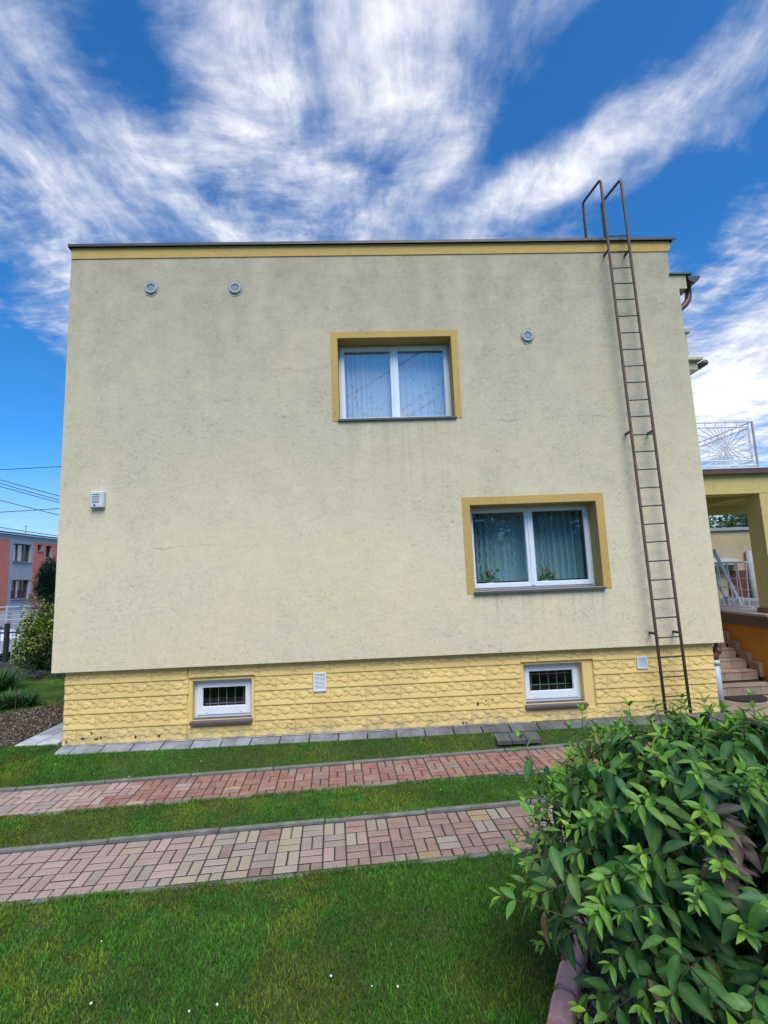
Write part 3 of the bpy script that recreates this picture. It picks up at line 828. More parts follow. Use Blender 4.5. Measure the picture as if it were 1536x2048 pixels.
def block_mesh(u0, u1, v0, v1):
    key = tuple(round(k, 3) for k in (u0, u1, v0, v1))
    if key in _bl: return _bl[key]
    nu = max(2, int(round((u1-u0)/0.011))); nv = max(2, int(round((v1-v0)/0.0075)))
    vs = []; fs = []
    for j in range(nv+1):
        for i in range(nu+1):
            u = u0+(u1-u0)*i/nu; v = v0+(v1-v0)*j/nv
            vs.append((u-u0, -relief(u, v)-0.012, v-v0))
    for j in range(nv):
        for i in range(nu):
            a = j*(nu+1)+i; fs.append((a, a+1, a+nu+2, a+nu+1))
    base = len(vs)
    ring = [i for i in range(nu+1)]+[j*(nu+1)+nu for j in range(1, nv+1)]+[nv*(nu+1)+i for i in range(nu-1, -1, -1)]+[j*(nu+1) for j in range(nv-1, 0, -1)]
    for r in ring: vs.append((vs[r][0], 0.0, vs[r][2]))
    n = len(ring)
    for k in range(n): fs.append((ring[(k+1) % n], ring[k], base+k, base+(k+1) % n))
    me = bpy.data.meshes.new('stone_block'); me.from_pydata(vs, [], fs); me.materials.append(M['plinth'])
    me.polygons.foreach_set('use_smooth', [True]*len(fs)); me.update()
    _bl[key] = me
    return me


pl = holed([0.14, 9.445], [0.05, ZB], [B1, B2], PL_Y, 0.5)
plinth = build_raw(pl, 'plinth', M['plinth'], house)
KEEP = [(1.835, 2.765, 0.37, 1.04), (6.575, 7.64, 0.37, 1.04)]      # smooth margins round the cellar windows
rows = [0.211+0.2*k for k in range(-1, 5)]
for r, zr in enumerate(rows):
    z0 = max(zr, 0.14); z1 = min(zr+0.2, ZB-0.003)
    if z1-z0 < 0.02: continue
    x = 0.14-(0.32 if r % 2 else 0.07)
    while x < 9.445:
        xa, xb = max(x, 0.14), min(x+0.5, 9.445)
        pieces = [(xa, xb, z0, z1)]
        for (kx0, kx1, kz0, kz1) in KEEP:
            nxt = []
            for (a, b, c, d) in pieces:
                if b <= kx0 or a >= kx1 or d <= kz0 or c >= kz1: nxt.append((a, b, c, d)); continue
                if a < kx0: nxt.append((a, kx0, c, d))
                if b > kx1: nxt.append((kx1, b, c, d))
                m0, m1 = max(a, kx0), min(b, kx1)
                if c < kz0: nxt.append((m0, m1, c, kz0))
                if d > kz1: nxt.append((m0, m1, kz1, d))
            pieces = nxt
        for (a, b, c, d) in pieces:
            if b-a < 0.02 or d-c < 0.02: continue
            me = block_mesh(a-x, b-x, c-zr, d-zr)
            o = bpy.data.objects.new('stone_block', me); COL.objects.link(o); o.parent = plinth
            o.location = V((a, PL_Y, c))-wl(house)
        x += 0.5
# patches where the paint has come off
for (x, z, sx, sz) in ((0.42, 0.30, .028, .012), (0.53, 0.37, .012, .012), (0.60, 0.285, .035, .012), (0.66, 0.30, .012, .02), (1.13, 0.285, .02, .018), (1.45, 0.285, .018, .015), (0.2, 0.27, .012, .018),
                       (3.30, 0.415, .009, .012), (3.27, 0.355, .014, .007), (3.22, 0.335, .01, .006), (5.69, 0.25, .016, .014), (5.74, 0.25, .012, .012), (5.92, 0.50, .016, .03), (6.04, 0.535, .012, .01), (6.13, 0.545, .009, .009)):
    p = MB(); k = 11; poly = []
    for i in range(k):
        a = 2*math.pi*i/k; rr = rnd.uniform(0.6, 1.25); poly.append((x+sx*rr*math.cos(a), z+sz*rr*math.sin(a)))
    p.prism(poly, 'y', PL_Y-0.0345, PL_Y-0.005); p.build('bare_patch', M['chipm'], plinth)

# ---- vents
for (x, z, lab) in ((1.23, 6.891, 'leftmost round vent high on the wall'), (2.512, 6.869, 'second round vent high on the wall'), (7.035, 5.99, 'round vent right of the upper window')):
    vt = MB(); n = 26; poly = []
    for i in range(n):
        a = 2*math.pi*i/n; rr = 0.118*rnd.uniform(0.88, 1.1)*(1.12 if abs(math.sin(a)) > .8 else 1); poly.append((x+rr*math.cos(a), z+rr*math.sin(a)))
    vt.prism(poly, 'y', -0.004, 0.0)
    vo = vt.build('vent', M['patch'], house); vo['label'] = lab
    r_ = MB(); r_.ring((x, 0, z), 0.066, 0.084, -0.03, -0.004); r_.build('rim', M['vent'], vo)
    d_ = MB(); d_.cyl((x, -0.004, z), (0, -1, 0), 0.066, 0.012); d_.build('mesh_disc', M['mesh'], vo)
    for k in range(5):
        q = MB(); zz = z-0.045+k*0.0225; hw = math.sqrt(max(0, 0.062**2-(zz-z)**2)); q.box(x-hw, x+hw, -0.021, -0.016, zz-0.003, zz+0.003); q.build('louvre', M['vent'], vo)
for (x0, x1, z0, z1, lab, n) in ((3.59, 3.77, 0.775, 1.03, 'tall white louvre grille left of the middle of the base', 12), (8.287, 8.44, 0.875, 1.045, 'small white louvre grille beside the ladder', 8)):
    f = MB(); holed([x0, x1], [z0, z1], [(x0+0.018, x1-0.018, z0+0.02, z1-0.02)], PL_Y-0.045, PL_Y-0.005, f)
    fo = build_raw(f, 'vent_grille', M['white'], house); fo['label'] = lab
    bk = MB(); bk.box(x0+0.018, x1-0.018, PL_Y-0.016, PL_Y-0.010, z0+0.02, z1-0.02); bk.build('back_plate', M['siren'], fo)
    for k in range(n):
        zc = z0+0.02+(z1-z0-0.04)*(k+0.5)/n; h = (z1-z0-0.04)/n
        s_ = MB(); s_.prism([(PL_Y-0.042, zc-h*0.45), (PL_Y-0.018, zc+h*0.42), (PL_Y-0.018, zc+h*0.25), (PL_Y-0.038, zc-h*0.45)], 'x', x0+0.018, x1-0.018); s_.build('slat', M['white'], fo)

# ------------------------------------------------------------------ curtains and window-sill plants
def pleats(op, y, z0, z1, mt, name, label, group=None, amp=0.022, per=0.085):
    x0, x1 = op[0]-0.05, op[1]+0.05; n = 220; vs = []; fs = []
    ph = 0
    xs = []
    for i in range(n+1):
        x = x0+(x1-x0)*i/n; ph += 2*math.pi/(per*(1+0.45*math.sin(x*5.1)+0.25*math.sin(x*13)))*(x1-x0)/n
        a = amp*(0.7+0.5*math.sin(x*3.3+1)); yy = y+a*math.sin(ph); vs += [(x, yy*1.0, z0), (x, yy, z1)]
    for i in range(n): fs.append((2*i, 2*i+2, 2*i+3, 2*i+1))
    me = bpy.data.meshes.new(name); me.from_pydata(vs, [], fs); me.update()
    o = link(name, me, mt, None, None, True)
    return tag(o, label, 'curtain', group)


pleats(UP, 0.40, UP[2]+0.02, UP[3]-0.02, M['lace'], 'curtain', 'white patterned lace curtain behind the upper window')
lc = pleats(LO, 0.54, LO[2]+0.12, LO[3]+0.1, M['sheer'], 'curtain', 'dark teal sheer curtain with wavy pale threads behind the lower window', amp=0.03)
for (x, zt) in ((6.20, 3.1), (6.30, 3.2), (6.38, 3.05), (6.58, 3.25), (6.9, 3.2), (7.06, 3.25), (7.18, 3.25), (7.36, 3.15), (6.14, 2.9), (6.72, 3.0)):
    p = [(x+0.016*math.sin(k*1.05+x*9), 0.495, LO[2]+0.28+(zt-LO[2]-0.28)*k/24) for k in range(25)]
    b = MB(); b.tube(p, 0.0035, 4); b.build('wavy_thread', M['thread'], lc)
mb = MB(); mb.box(LO[0], LO[1], 0.34, 0.62, LO[2]+0.02, LO[2]+0.045); mb.build('inner_sill', M['white'], wo)


def leafy_plant(x, y, z, lab, seed):
    r2 = random.Random(seed)
    p = empty('potted_plant', (x, y, z), lab, 'potted plant')
    b = MB(); b.tube([(x, y, z), (x, y, z+0.07)], [0.045, 0.06], 14); b.build('pot', M['pot'], p)
    b = MB()
    for k in range(3): b.tube([(x, y, z+0.06), (x+r2.uniform(-.05, .05), y, z+0.15), (x+r2.uniform(-.1, .1), y-0.01, z+0.22)], 0.004, 5)
    b.build('stem', M['stem'], p)
    for k in range(16):
        b = MB(); c = V((x+r2.gauss(0, .065), y+r2.uniform(-.03, .03), z+0.10+abs(r2.gauss(0, .06)))); rr = r2.uniform(.022, .038)
        a = V((r2.uniform(-1, 1), -1, r2.uniform(.2, 1))).normalized(); u = a.orthogonal().normalized(); v_ = a.cross(u)
        b.add([c]+[c+(u*math.cos(t)+v_*math.sin(t))*rr*(1+.12*math.sin(3*t))+a*0.006 for t in [2*math.pi*i/9 for i in range(9)]], [(0, i+1, (i+1) % 9+1) for i in range(9)])
        o = b.build('leaf', M['leaf'], p); o.color = (0.05, 0.12, 0.04, 1)
    for k in range(4):
        b = MB(); c = V((x+r2.gauss(.02, .05), y-0.03, z+r2.uniform(.14, .25))); b.cyl(c, (r2.uniform(-.3, .3), -1, .3), 0.017, 0.008, 7); b.build('flower', M['redf'], p)


leafy_plant(6.29, 0.40, LO[2]+0.045, 'small leafy plant in white pot inside the left pane of the lower window', 3)
leafy_plant(7.15, 0.40, LO[2]+0.045, 'taller flowering plant in white pot inside the right pane of the lower window', 5)

# ------------------------------------------------------------------ alarm box and roof ladder
al = empty('alarm_siren', (0.555, 0, 3.605), 'pale grey alarm siren box with louvres on the left of the gable', 'alarm')
b = MB(); b.box(0.46, 0.655, -0.07, 0.0, 3.487, 3.727, 0.012); b.build('casing', M['siren'], al)
b = MB(); b.box(0.50, 0.592, -0.0725, -0.07, 3.567, 3.702); b.build('louvre_panel', M['mesh'], al)
for k in range(5):
    s_ = MB(); z = 3.575+k*0.027; s_.prism([(-0.082, z), (-0.0725, z+0.017), (-0.0725, z+0.002)], 'x', 0.498, 0.594); s_.build('louvre', M['vent'], al)
b = MB(); b.cyl((0.535, -0.07, 3.525), (0, -1, 0), 0.013, 0.006, 12); b.build('lamp', M['carg'], al, True)
b = MB(); b.box(0.60, 0.645, -0.0715, -0.07, 3.655, 3.662); b.build('badge', M['vent'], al)

lad = empty('wall_ladder', (8.6, -0.15, 0.3), 'tall rusty brown steel roof ladder fixed to the right of the gable', 'ladder')
LY = -0.16


def rail_x(s, z):
    t = (z-0.4)/(8.55-0.4)
    return (8.492-0.115*t) if s < 0 else (8.846-0.135*t)


def bend(pts, r, n=5):
    out = [V(pts[0])]
    for a, b, c in zip(pts[:-2], pts[1:-1], pts[2:]):
        a, b, c = V(a), V(b), V(c); p = b+(a-b).normalized()*r; q = b+(c-b).normalized()*r
        for i in range(n+1):
            t = i/n; out.append(p*(1-t)**2+b*2*t*(1-t)+q*t*t)
    out.append(V(pts[-1]))
    return out


for s in (-1, 1):
    top = V((rail_x(s, 8.55), LY, 8.56))
    pts = bend([(rail_x(s, 0.3), LY, 0.3), top, (top.x, 0.46, 8.66), (top.x, 0.46, 7.3)], 0.07)
    pts = [pts[0]]+[V((rail_x(s, z), LY, z)) for z in (2, 4, 6, 8)]+pts[1:]
    b = MB(); b.tube(pts, 0.021, 10); b.build('rail', M['rust'], lad, True)
    for z in (7.335, 4.37, 1.395):
        b = MB(); x = rail_x(s, z)
        b.box(x-0.014, x+0.014, LY, 0.0, z-0.02, z+0.012, 0.003); b.build('wall_bracket', M['rung'], lad)
    
for k in range(27):
    z = 7.56-0.2705*k
    if z < 0.4: break
    b = MB(); j = rnd.uniform(-.006, .006); b.tube([(rail_x(-1, z), LY, z-0.004+j), (rail_x(1, z), LY, z+0.004+j)], 0.0095, 8); b.build('rung', M['rung'], lad, True)

# ------------------------------------------------------------------ porch, stair and terrace at the right
porch = empty('porch', (11.3, 1.1, 0.2), 'olive yellow porch with square pillar and flat roof at the right of the house', 'porch')
b = MB(); b.box(HW, 13.6, 0.92, 1.26, 3.52, 3.90); b.build('beam', M['porch'], porch)
b = MB(); b.box(11.2, 11.56, 0.925, 1.255, 1.56, 3.52); b.build('pillar', M['porch'], porch)
b = MB(); b.box(11.17, 11.60, 0.90, 1.28, 1.47, 1.56); b.build('pillar_base', M['tiled'], porch)
b = MB(); b.box(13.2, 13.55, 0.925, 1.255, 1.47, 3.52); b.build('pillar', M['porch'], porch)
b = MB(); b.box(HW, 13.6, 1.26, 4.4, 3.68, 3.90); b.box(11.2, 11.5, 1.26, 4.4, 3.50, 3.68); b.box(HW, 13.6, 4.1, 4.4, 3.50, 3.68); b.build('roof_slab', M['porch'], porch)
b = MB(); b.box(HW, 13.7, 0.85, 4.5, 3.90, 3.945); b.box(HW, 13.7, 0.84, 0.85, 3.86, 3.945); b.build('roof_edge', M['brownpipe'], porch)
b = MB(); b.box(HW, 13.72, 0.83, 4.5, 3.945, 3.965); b.build('roof_sheet', M['alu'], porch)
b = MB(); b.box(11.03, 13.7, 0.9, 5.0, 1.235, 1.43); b.build('floor_slab', M['tiled'], porch)
b = MB(); b.box(11.0, 13.7, 0.87, 5.0, 1.43, 1.47); b.build('floor_edge', M['tile'], porch).color = (0.40, 0.32, 0.27, 1)
b = MB(); b.box(11.08, 13.6, 0.95, 5.0, 0.1, 1.235); b.build('stair_wall', M['orange'], porch)
# skirting of tiles that climbs with the stair
st = empty('staircase', (10.3, 1.0, 0.2), 'beige tiled outdoor staircase climbing beside the orange wall', 'stairs')
RISE, RUN = 0.149, 0.222
for k in range(8):
    y0 = 1.02+RUN*k-(0.15 if k == 0 else 0); z1 = 0.36+RISE*k
    b = MB(); b.box(HW+0.02, 11.0, y0+0.012, 3.2, z1-RISE-(0.02 if k == 0 else 0), z1-0.012); so = b.build('step', M['joint'], st)
    for i in range(5):
        xa = HW+0.02+(11.0-HW-0.02)*i/5; xb = HW+0.02+(11.0-HW-0.02)*(i+1)/5
        j = rnd.uniform(.85, 1.12); c = (0.31*j, 0.225*j, 0.165*j, 1)
        t_ = MB(); t_.box(xa+0.003, xb-0.003, y0, y0+0.012, z1-RISE+0.004, z1-0.014); t_.build('riser_tile', M['tile'], so).color = c
        t_ = MB(); t_.box(xa+0.003, xb-0.003, y0-0.012, y0+RUN, z1-0.012, z1, 0.003); t_.build('tread_tile', M['tile'], so).color = c
    t_ = MB(); t_.box(11.0, 11.08, y0-0.05, y0+RUN-0.05, z1-0.1, z1+0.13); t_.build('skirting_tile', M['tile'], so).color = (0.27, 0.17, 0.11, 1)
land = tag(empty('landing', (0, 0, 0)), kind='structure')
for i in range(10):
    for k in range(8):
        x = 9.62+0.3*i; y = 0.86-0.3*k
        o = slab(land, x+0.15, y-0.14, 0.205, 0.3, 0.3, 0, (0.33, 0.225, 0.17), 0, 'floor_tile')
        o.rotation_euler = (0, 0, 0)
b = MB(); b.prism([(9.99, 0.80), (10.66, 0.84)]+[(10.325+0.335*math.cos(a), 0.80-0.34*math.sin(a)) for a in [math.pi*k/14 for k in range(1, 14)]], 'z', 0.206, 0.228)
tag(b.build('doormat', M['mat'], None), 'dark half-round doormat at the foot of the tiled stair', 'doormat')

# railing on the porch roof: square panels of sunburst ironwork
br = empty('balcony_railing', (10.9, 0.95, 3.965), 'white wrought-iron railing with sunburst pattern on the porch roof', 'railing')


def burst_panel(P0, U, wid, z0, z1, cx, cz):
    """frame and rays in the vertical plane through P0 along U"""
    P0, U = V(P0), V(U)
    def p(u, z): return P0+U*u+V((0, 0, z-P0.z))
    for (a, c, d, e) in ((0, z0, wid, z0), (0, z1, wid, z1), (0.09, z0+0.09, wid-0.09, z0+0.09), (0.09, z1-0.09, wid-0.09, z1-0.09)):
        b = MB(); b.tube([p(a, c), p(d, e)], 0.013, 6); b.build('rail', M['wrail'], br)
    for (u, r) in ((0, 0.02), (wid, 0.02), (0.09, 0.011), (wid-0.09, 0.011)):
        b = MB(); b.tube([p(u, z0-(0.05 if r > .015 else -0.09)), p(u, z1-(0 if r > .015 else 0.09))], r, 6); b.build('post', M['wrail'], br)
    for k in range(26):
        a = 2*math.pi*(k+0.5)/26; du, dz = math.cos(a), math.sin(a); t = 9
        for lim, o, d in ((wid-0.09, cx, du), (0.09, cx, du)):
            if abs(d) > 1e-6:
                q = (lim-o)/d
                if q > 0: t = min(t, q)
        for lim, o, d in ((z1-0.09, cz, dz), (z0+0.09, cz, dz)):
            if abs(d) > 1e-6:
                q = (lim-o)/d
                if q > 0: t = min(t, q)
        b = MB(); s0 = 0.1 if k % 2 else 0.06; b.tube([p(cx+du*s0, cz+dz*s0), p(cx+du*t, cz+dz*t)], 0.007, 5); b.build('ray', M['wrail'], br)
    b = MB(); b.tube([p(cx+0.06*math.cos(t), cz+0.06*math.sin(t)) for t in [2*math.pi*i/14 for i in range(15)]], 0.008, 5); b.build('hub', M['wrail'], br)
    for k in range(8):
        u = wid*(k+0.5)/8
        for (za, zb) in ((z0, z0+0.09), (z1-0.09, z1)):
            b = MB(); b.tube([p(u, za), p(u, zb)], 0.007, 5); b.build('spacer', M['wrail'], br)


burst_panel((9.75, 0.95, 4.02), (1, 0, 0), 1.52, 4.02, 4.80, 0.95, 4.42)
burst_panel((11.27, 0.95, 4.02), (0, 1, 0), 1.5, 4.02, 4.80, 0.75, 4.40)

rl = empty('terrace_railing', (11.1, 1.7, 1.47), 'white bar railing between the porch pillar and the house', 'railing')
b = MB(); b.tube([(11.1, 1.28, 2.35), (11.1, 4.2, 2.35)], 0.018, 8); b.build('top_rail', M['wrail'], rl)
b = MB(); b.tube([(11.1, 1.28, 1.56), (11.1, 4.2, 1.56)], 0.012, 8); b.build('bottom_rail', M['wrail'], rl)
for z in (1.86, 2.06):
    b = MB(); b.tube([(11.1, 1.28, z), (11.1, 4.2, z)], 0.006, 6); b.build('cross_rail', M['wrail'], rl)
for k in range(24):
    y = 1.35+k*0.12
    b = MB(); b.tube([(11.1, y, 1.56), (11.1, y+(0.05 if k % 2 else -0.05), 2.35)], 0.009, 6); b.build('bar', M['wrail'], rl)

sl = empty('step_ladder', (11.7, 2.6, 1.47), 'pale aluminium step ladder leaning behind the terrace railing', 'ladder')
for s in (0, 0.34):
    b = MB(); b.tube([(11.46, 2.55+s, 2.62), (11.93, 2.6+s, 1.47)], 0.034, 6); b.build('stile', M['alu'], sl)
for k in range(5):
    t = (k+0.6)/5.4; x = 11.46+0.47*t; z = 2.62-1.15*t
    b = MB(); b.box(x-0.05, x+0.05, 2.56, 2.93, z-0.012, z+0.012); b.build('tread', M['alu'], sl)

# garden building beyond
sh = empty('shed', (17.5, 9.5, 0.2), 'beige rendered shed with grey coping behind the porch', 'shed')
b = MB(); b.box(15.6, 21, 9.0, 12, 0.0, 3.42); b.build('wall', M['shedw'], sh)
b = MB(); b.box(15.5, 21.1, 8.92, 12.1, 3.42, 3.52); b.build('coping', M['lead'], sh)
b = MB(); b.prism([(8.6, 2.26), (8.99, 2.42), (8.99, 2.48), (8.6, 2.32)], 'x', 15.7, 16.9); b.build('lean_to_roof', M['lead'], sh)
b = MB(); b.box(16.55, 17.35, 8.94, 8.995, 0.2, 2.06); b.build('door', M['redd'], sh)
b = MB(); b.tube([(17.32, 8.9, 2.7), (17.32, 8.9, 0.2)], 0.09, 10); b.build('rain_pipe', M['lead'], sh, True)


# ------------------------------------------------------------------ background at the left: street, house, fences, car
road = MB(); road.prism([(-40, 9.2), (-7.0, 9.2), (-7.0, 60), (-40, 60)], 'z', -0.05, 0.02)
tag(road.build('street', M['asphalt'], None), kind='structure')

RX = -21.0
rh = empty('apartment_house', (RX-4, 30, 0), 'red and blue-grey flat-roofed house across the street at the left', 'house')
WIN = [(28.73, 30.62, 4.385, 5.69), (28.73, 30.62, 1.69, 3.05), (31.26, 31.82, 5.28, 5.76), (32.27, 33.02, 4.82, 5.75), (24.0, 25.9, 4.385, 5.69), (24.0, 25.9, 1.69, 3.05)]
hw = holed([22.5, 44], [0.0, 6.3], WIN, 0, 0.35)           # built along y, then turned to face +x
me_v = [(RX-p[1], p[0], p[2]) for p in hw.v]; hw.v = me_v
build_raw(hw, 'wall', M['greywall'], rh)
for (y0, y1, z0, z1, holes) in ((26.2, 28.35, 0.0, 5.93, []), (30.83, 36.0, 0.0, 5.93, [w_ for w_ in WIN if w_[0] > 31])):
    b = holed([y0, y1], [z0, z1], holes, -0.02, -0.002); b.v = [(RX-p[1], p[0], p[2]) for p in b.v]
    build_raw(b, 'red_panel', M['redwall'], rh)
b = MB(); b.box(RX-9, RX-0.35, 22.5, 22.85, 0, 6.3); b.box(RX-9, RX-0.35, 43.6, 44, 0, 6.3); b.box(RX-9, RX-8.7, 22.85, 43.6, 0, 6.3); b.build('side_wall', M['greywall'], rh)
b = MB(); b.box(RX-9.1, RX+0.15, 22.3, 44.2, 6.36, 6.46); b.build('roof', M['flash'], rh)
b = MB(); b.box(RX+0.08, RX+0.15, 22.3, 44.2, 6.30, 6.36); b.build('roof_trim', M['white'], rh)
for i, (y0, y1, z0, z1) in enumerate(WIN):
    big = y1-y0 > 1.5
    f = holed([y0, y1], [z0, z1], [(y0+0.06, y1-0.06, z0+0.06, z1-0.06)], 0.2, 0.28); f.v = [(RX-p[1], p[0], p[2]) for p in f.v]
    fo = build_raw(f, 'window', M['woodfr'], rh)
    if big:
        b = MB(); b.box(RX-0.27, RX-0.19, y0+0.62, y0+0.72, z0+0.06, z1-0.06); b.box(RX-0.27, RX-0.19, y1-0.62, y1-0.56, z0+0.06, z1-0.06); b.build('mullion', M['woodfr'], fo)
        b = MB(); b.box(RX-0.30, RX-0.29, y0+0.06, y1-0.5, z0+0.06, z1-0.06) if z0 > 4 else b.box(RX-0.30, RX-0.29, y0+0.72, y0+1.05, z0+0.06, z1-0.06)
        b.build('glint_blind', M['glint_blind'], fo)  # cream sheet behind the pane, its tone painting in a warm bright reflection
    b = MB(); b.box(RX-0.25, RX-0.245, y0+0.06, y1-0.06, z0+0.06, z1-0.06); b.build('pane', M['dglass'] if not big else M['glassl'], fo)
    b = MB(); b.box(RX-0.2, RX+0.09, y0-0.06, y1+0.06, z0-0.07, z0-0.002); b.build('sill', M['lead'], fo)
b = MB(); b.box(RX-0.9, RX-0.8, 22.9, 43.5, 0.1, 6.2); b.build('room_back', M['room'], rh)
b = MB(); b.tube([(RX-0.7, 30.9, 6.4), (RX-0.7, 30.9, 7.25)], 0.035, 6); b.tube([(RX-0.7, 30.7, 7.15), (RX-0.7, 31.15, 7.15)], 0.02, 5); b.build('aerial', M['steel'], rh)

# silver street fence in front of that house
sf = empty('metal_fence', (-14.5, 17, 0), 'silver tubular fence in front of the red house', 'fence')
for x in (-17.5, -15.1, -12.8, -10.5):
    b = MB(); b.tube([(x, 17, 0), (x, 17, 1.62)], 0.05, 8); b.build('post', M['steel'], sf)
for z in (0.35, 0.55, 0.75, 0.95, 1.15, 1.35, 1.55):
    b = MB(); b.tube([(-17.5, 17, z), (-10.5, 17, z)], 0.035 if z in (1.55, 0.95) else 0.02, 6); b.build('rail', M['steel'], sf)
b = MB(); b.box(-17.5, -10.5, 17.2, 17.22, 0.1, 1.3); b.build('infill_panel', M['greywall'], sf)

# white parked car
car = empty('parked_car', (-9.6, 10.6, 0.02), 'white car parked in the street behind the black fence', 'car')
def car_part(prof, y0, y1, name, mt):
    b = MB(); b.prism(prof, 'y', y0, y1); return b.build(name, mt, car)
CX = -9.9
body = [(-2.1, .25), (-2.15, .62), (-2.0, .88), (-1.2, .95), (1.0, .98), (1.75, .86), (2.12, .70), (2.16, .3), (1.6, .2), (-1.6, .2)]
car_part([(CX+u, w_) for u, w_ in body], 9.75, 11.45, 'body', M['carw'])
cab = [(-1.55, .95), (-1.15, 1.40), (-.9, 1.46), (.1, 1.46), (.4, 1.38), (1.15, .97)]
car_part([(CX+u, w_) for u, w_ in cab], 9.86, 11.34, 'cabin_glass', M['carg'])
car_part([(CX+u, w_) for u, w_ in [(-1.18, 1.40), (-.9, 1.475), (.1, 1.475), (.42, 1.39), (.1, 1.43), (-.9, 1.43)]], 9.84, 11.36, 'roof_panel', M['carw'])
for u in (-.35,):
    car_part([(CX+u, .96), (CX+u+.09, .96), (CX+u+.05, 1.45), (CX+u-.02, 1.45)], 9.84, 9.86, 'door_pillar', M['carw'])
b = MB(); b.box(CX+0.72, CX+0.86, 9.62, 9.76, 0.98, 1.10, 0.02); b.build('mirror', M['carw'], car)
for u in (-1.3, 1.35):
    for y in (9.73, 11.27):
        b = MB(); b.cyl((CX+u, y, 0.33), (0, 1, 0), 0.31, 0.2, 20); wo_ = b.build('wheel', M['tyre'], car)
        b = MB(); b.cyl((CX+u, y-0.006, 0.33), (0, 1, 0), 0.2, 0.212, 16); b.build('rim', M['steel'], wo_)
b = MB(); b.box(CX+2.05, CX+2.15, 9.9, 10.2, 0.62, 0.74, 0.02); b.build('headlight', M['steel'], car)

# black garden fence
gf = empty('garden_fence', (-5.7, 7.4, 0.2), 'black iron bar fence with square posts on a low kerb', 'fence')
FX0, FX1, FY = -9.0, -3.2, 7.4
for x in (-8.2, -5.9, -3.6):
    b = MB(); b.box(x-0.05, x+0.05, FY-0.05, FY+0.05, 0.15, 1.42, 0.006); b.build('post', M['iron'], gf)
for z in (0.45, 1.16):
    b = MB(); b.box(FX0, FX1, FY-0.015, FY+0.015, z-0.02, z+0.02); b.build('rail', M['iron'], gf)
for k in range(52):
    x = FX0+0.06+k*0.11
    b = MB(); b.box(x-0.008, x+0.008, FY-0.008, FY+0.008, 0.36, 1.22); b.build('bar', M['steel'] if k % 3 else M['iron'], gf)
b = MB(); b.box(FX0, FX1, FY-0.1, FY+0.1, 0.05, 0.34, 0.01); b.build('base_wall', M['asphalt'], gf)

# cables over the street
for (a, c, sag, lab) in (((0, 7.768), (1, 7.847), 0.25, 'highest cable rising to the right beside the gable'), ((0, 7.305), (1, 6.484), 0.2, 'upper of three falling cables left of the gable'),
                         ((0, 7.144), (1, 6.301), 0.2, 'middle of three falling cables left of the gable'), ((0, 7.006), (1, 6.186), 0.2, 'lowest of three close falling cables left of the gable'),
                         ((0, 6.388), (1, 5.619), 0.2, 'single falling cable well below the three close ones'), ((0, 5.819), (1, 5.912), 0.25, 'low cable rising slightly to the right beside the gable'),
                         ((0, 5.164), (1, 4.671), 0.2, 'lowest cable falling just above the red house roof')):
    za, zb = a[1], c[1]; xa, xb = -12.0, -9.38; sl_ = (zb-za)/(xb-xa)
    pts = []
    for k in range(25):
        x = -34+k*(50/24); z = za+sl_*(x-xa)*0.72+0.004*((x-(xa+xb)/2)**2-1.7); pts.append((x, 15.0+0.03*(x+10), min(z, 15)))
    pts = [(x, y, za+sl_*(x-xa)+0.0016*((x-xa)*(x-xb))) for (x, y, z) in pts]
    b = MB(); b.tube(pts, 0.016, 5); tag(b.build('overhead_cable', M['cable'], None), lab, 'cable', 'overhead cables at the left')
# cables over the garden behind the photographer, mirrored in the upper window
for (a, c, lab) in (((-1.0, 7.45), (9.0, 13.4), 'cable mirrored in the left pane of the upper window'), ((3.2, 7.65), (12.0, 13.5), 'upper cable mirrored in the right pane of the upper window'), ((3.4, 7.35), (12.0, 12.9), 'lower cable mirrored in the right pane of the upper window')):
    b = MB(); b.tube([(a[0], -13.0, a[1]), ((a[0]+c[0])/2, -13.0, (a[1]+c[1])/2-0.05), (c[0], -13.0, c[1])], 0.022, 5); tag(b.build('overhead_cable', M['cable'], None), lab, 'cable')


# ------------------------------------------------------------------ vegetation helpers
def leaf_soup(centres, dirs, length, width, cols, droop=0.3):
    """bent leaf shapes (three quads) as one numpy mesh"""
    n = len(centres); c = np.asarray(centres); d = np.asarray(dirs); d = d/np.linalg.norm(d, axis=1, keepdims=True)
    up = np.tile([0, 0, 1.0], (n, 1))+np.random.default_rng(3).normal(0, .35, (n, 3))
    s = np.cross(d, up); s /= np.linalg.norm(s, axis=1, keepdims=True)+1e-9
    L = np.broadcast_to(length, (n,))[:, None]; Wd = np.broadcast_to(width, (n,))[:, None]
    prof = [(0, .12, 0), (.33, 1, -.04), (.68, .75, -.16), (1, .04, -.36)]
    vs = np.zeros((n, 8, 3))
    for k, (t, w_, z) in enumerate(prof):
        base = c+d*L*t; base = base+np.array([0, 0, 1.0])*(z*droop*3*L)
        vs[:, 2*k] = base-s*Wd*w_; vs[:, 2*k+1] = base+s*Wd*w_
    idx = np.arange(n)[:, None]*8
    q = np.concatenate([idx+np.array([[2*k, 2*k+1, 2*k+3, 2*k+2]]) for k in range(3)], 1).reshape(-1, 4)
    return vs.reshape(-1, 3), q, np.repeat(np.asarray(cols), 8, 0)


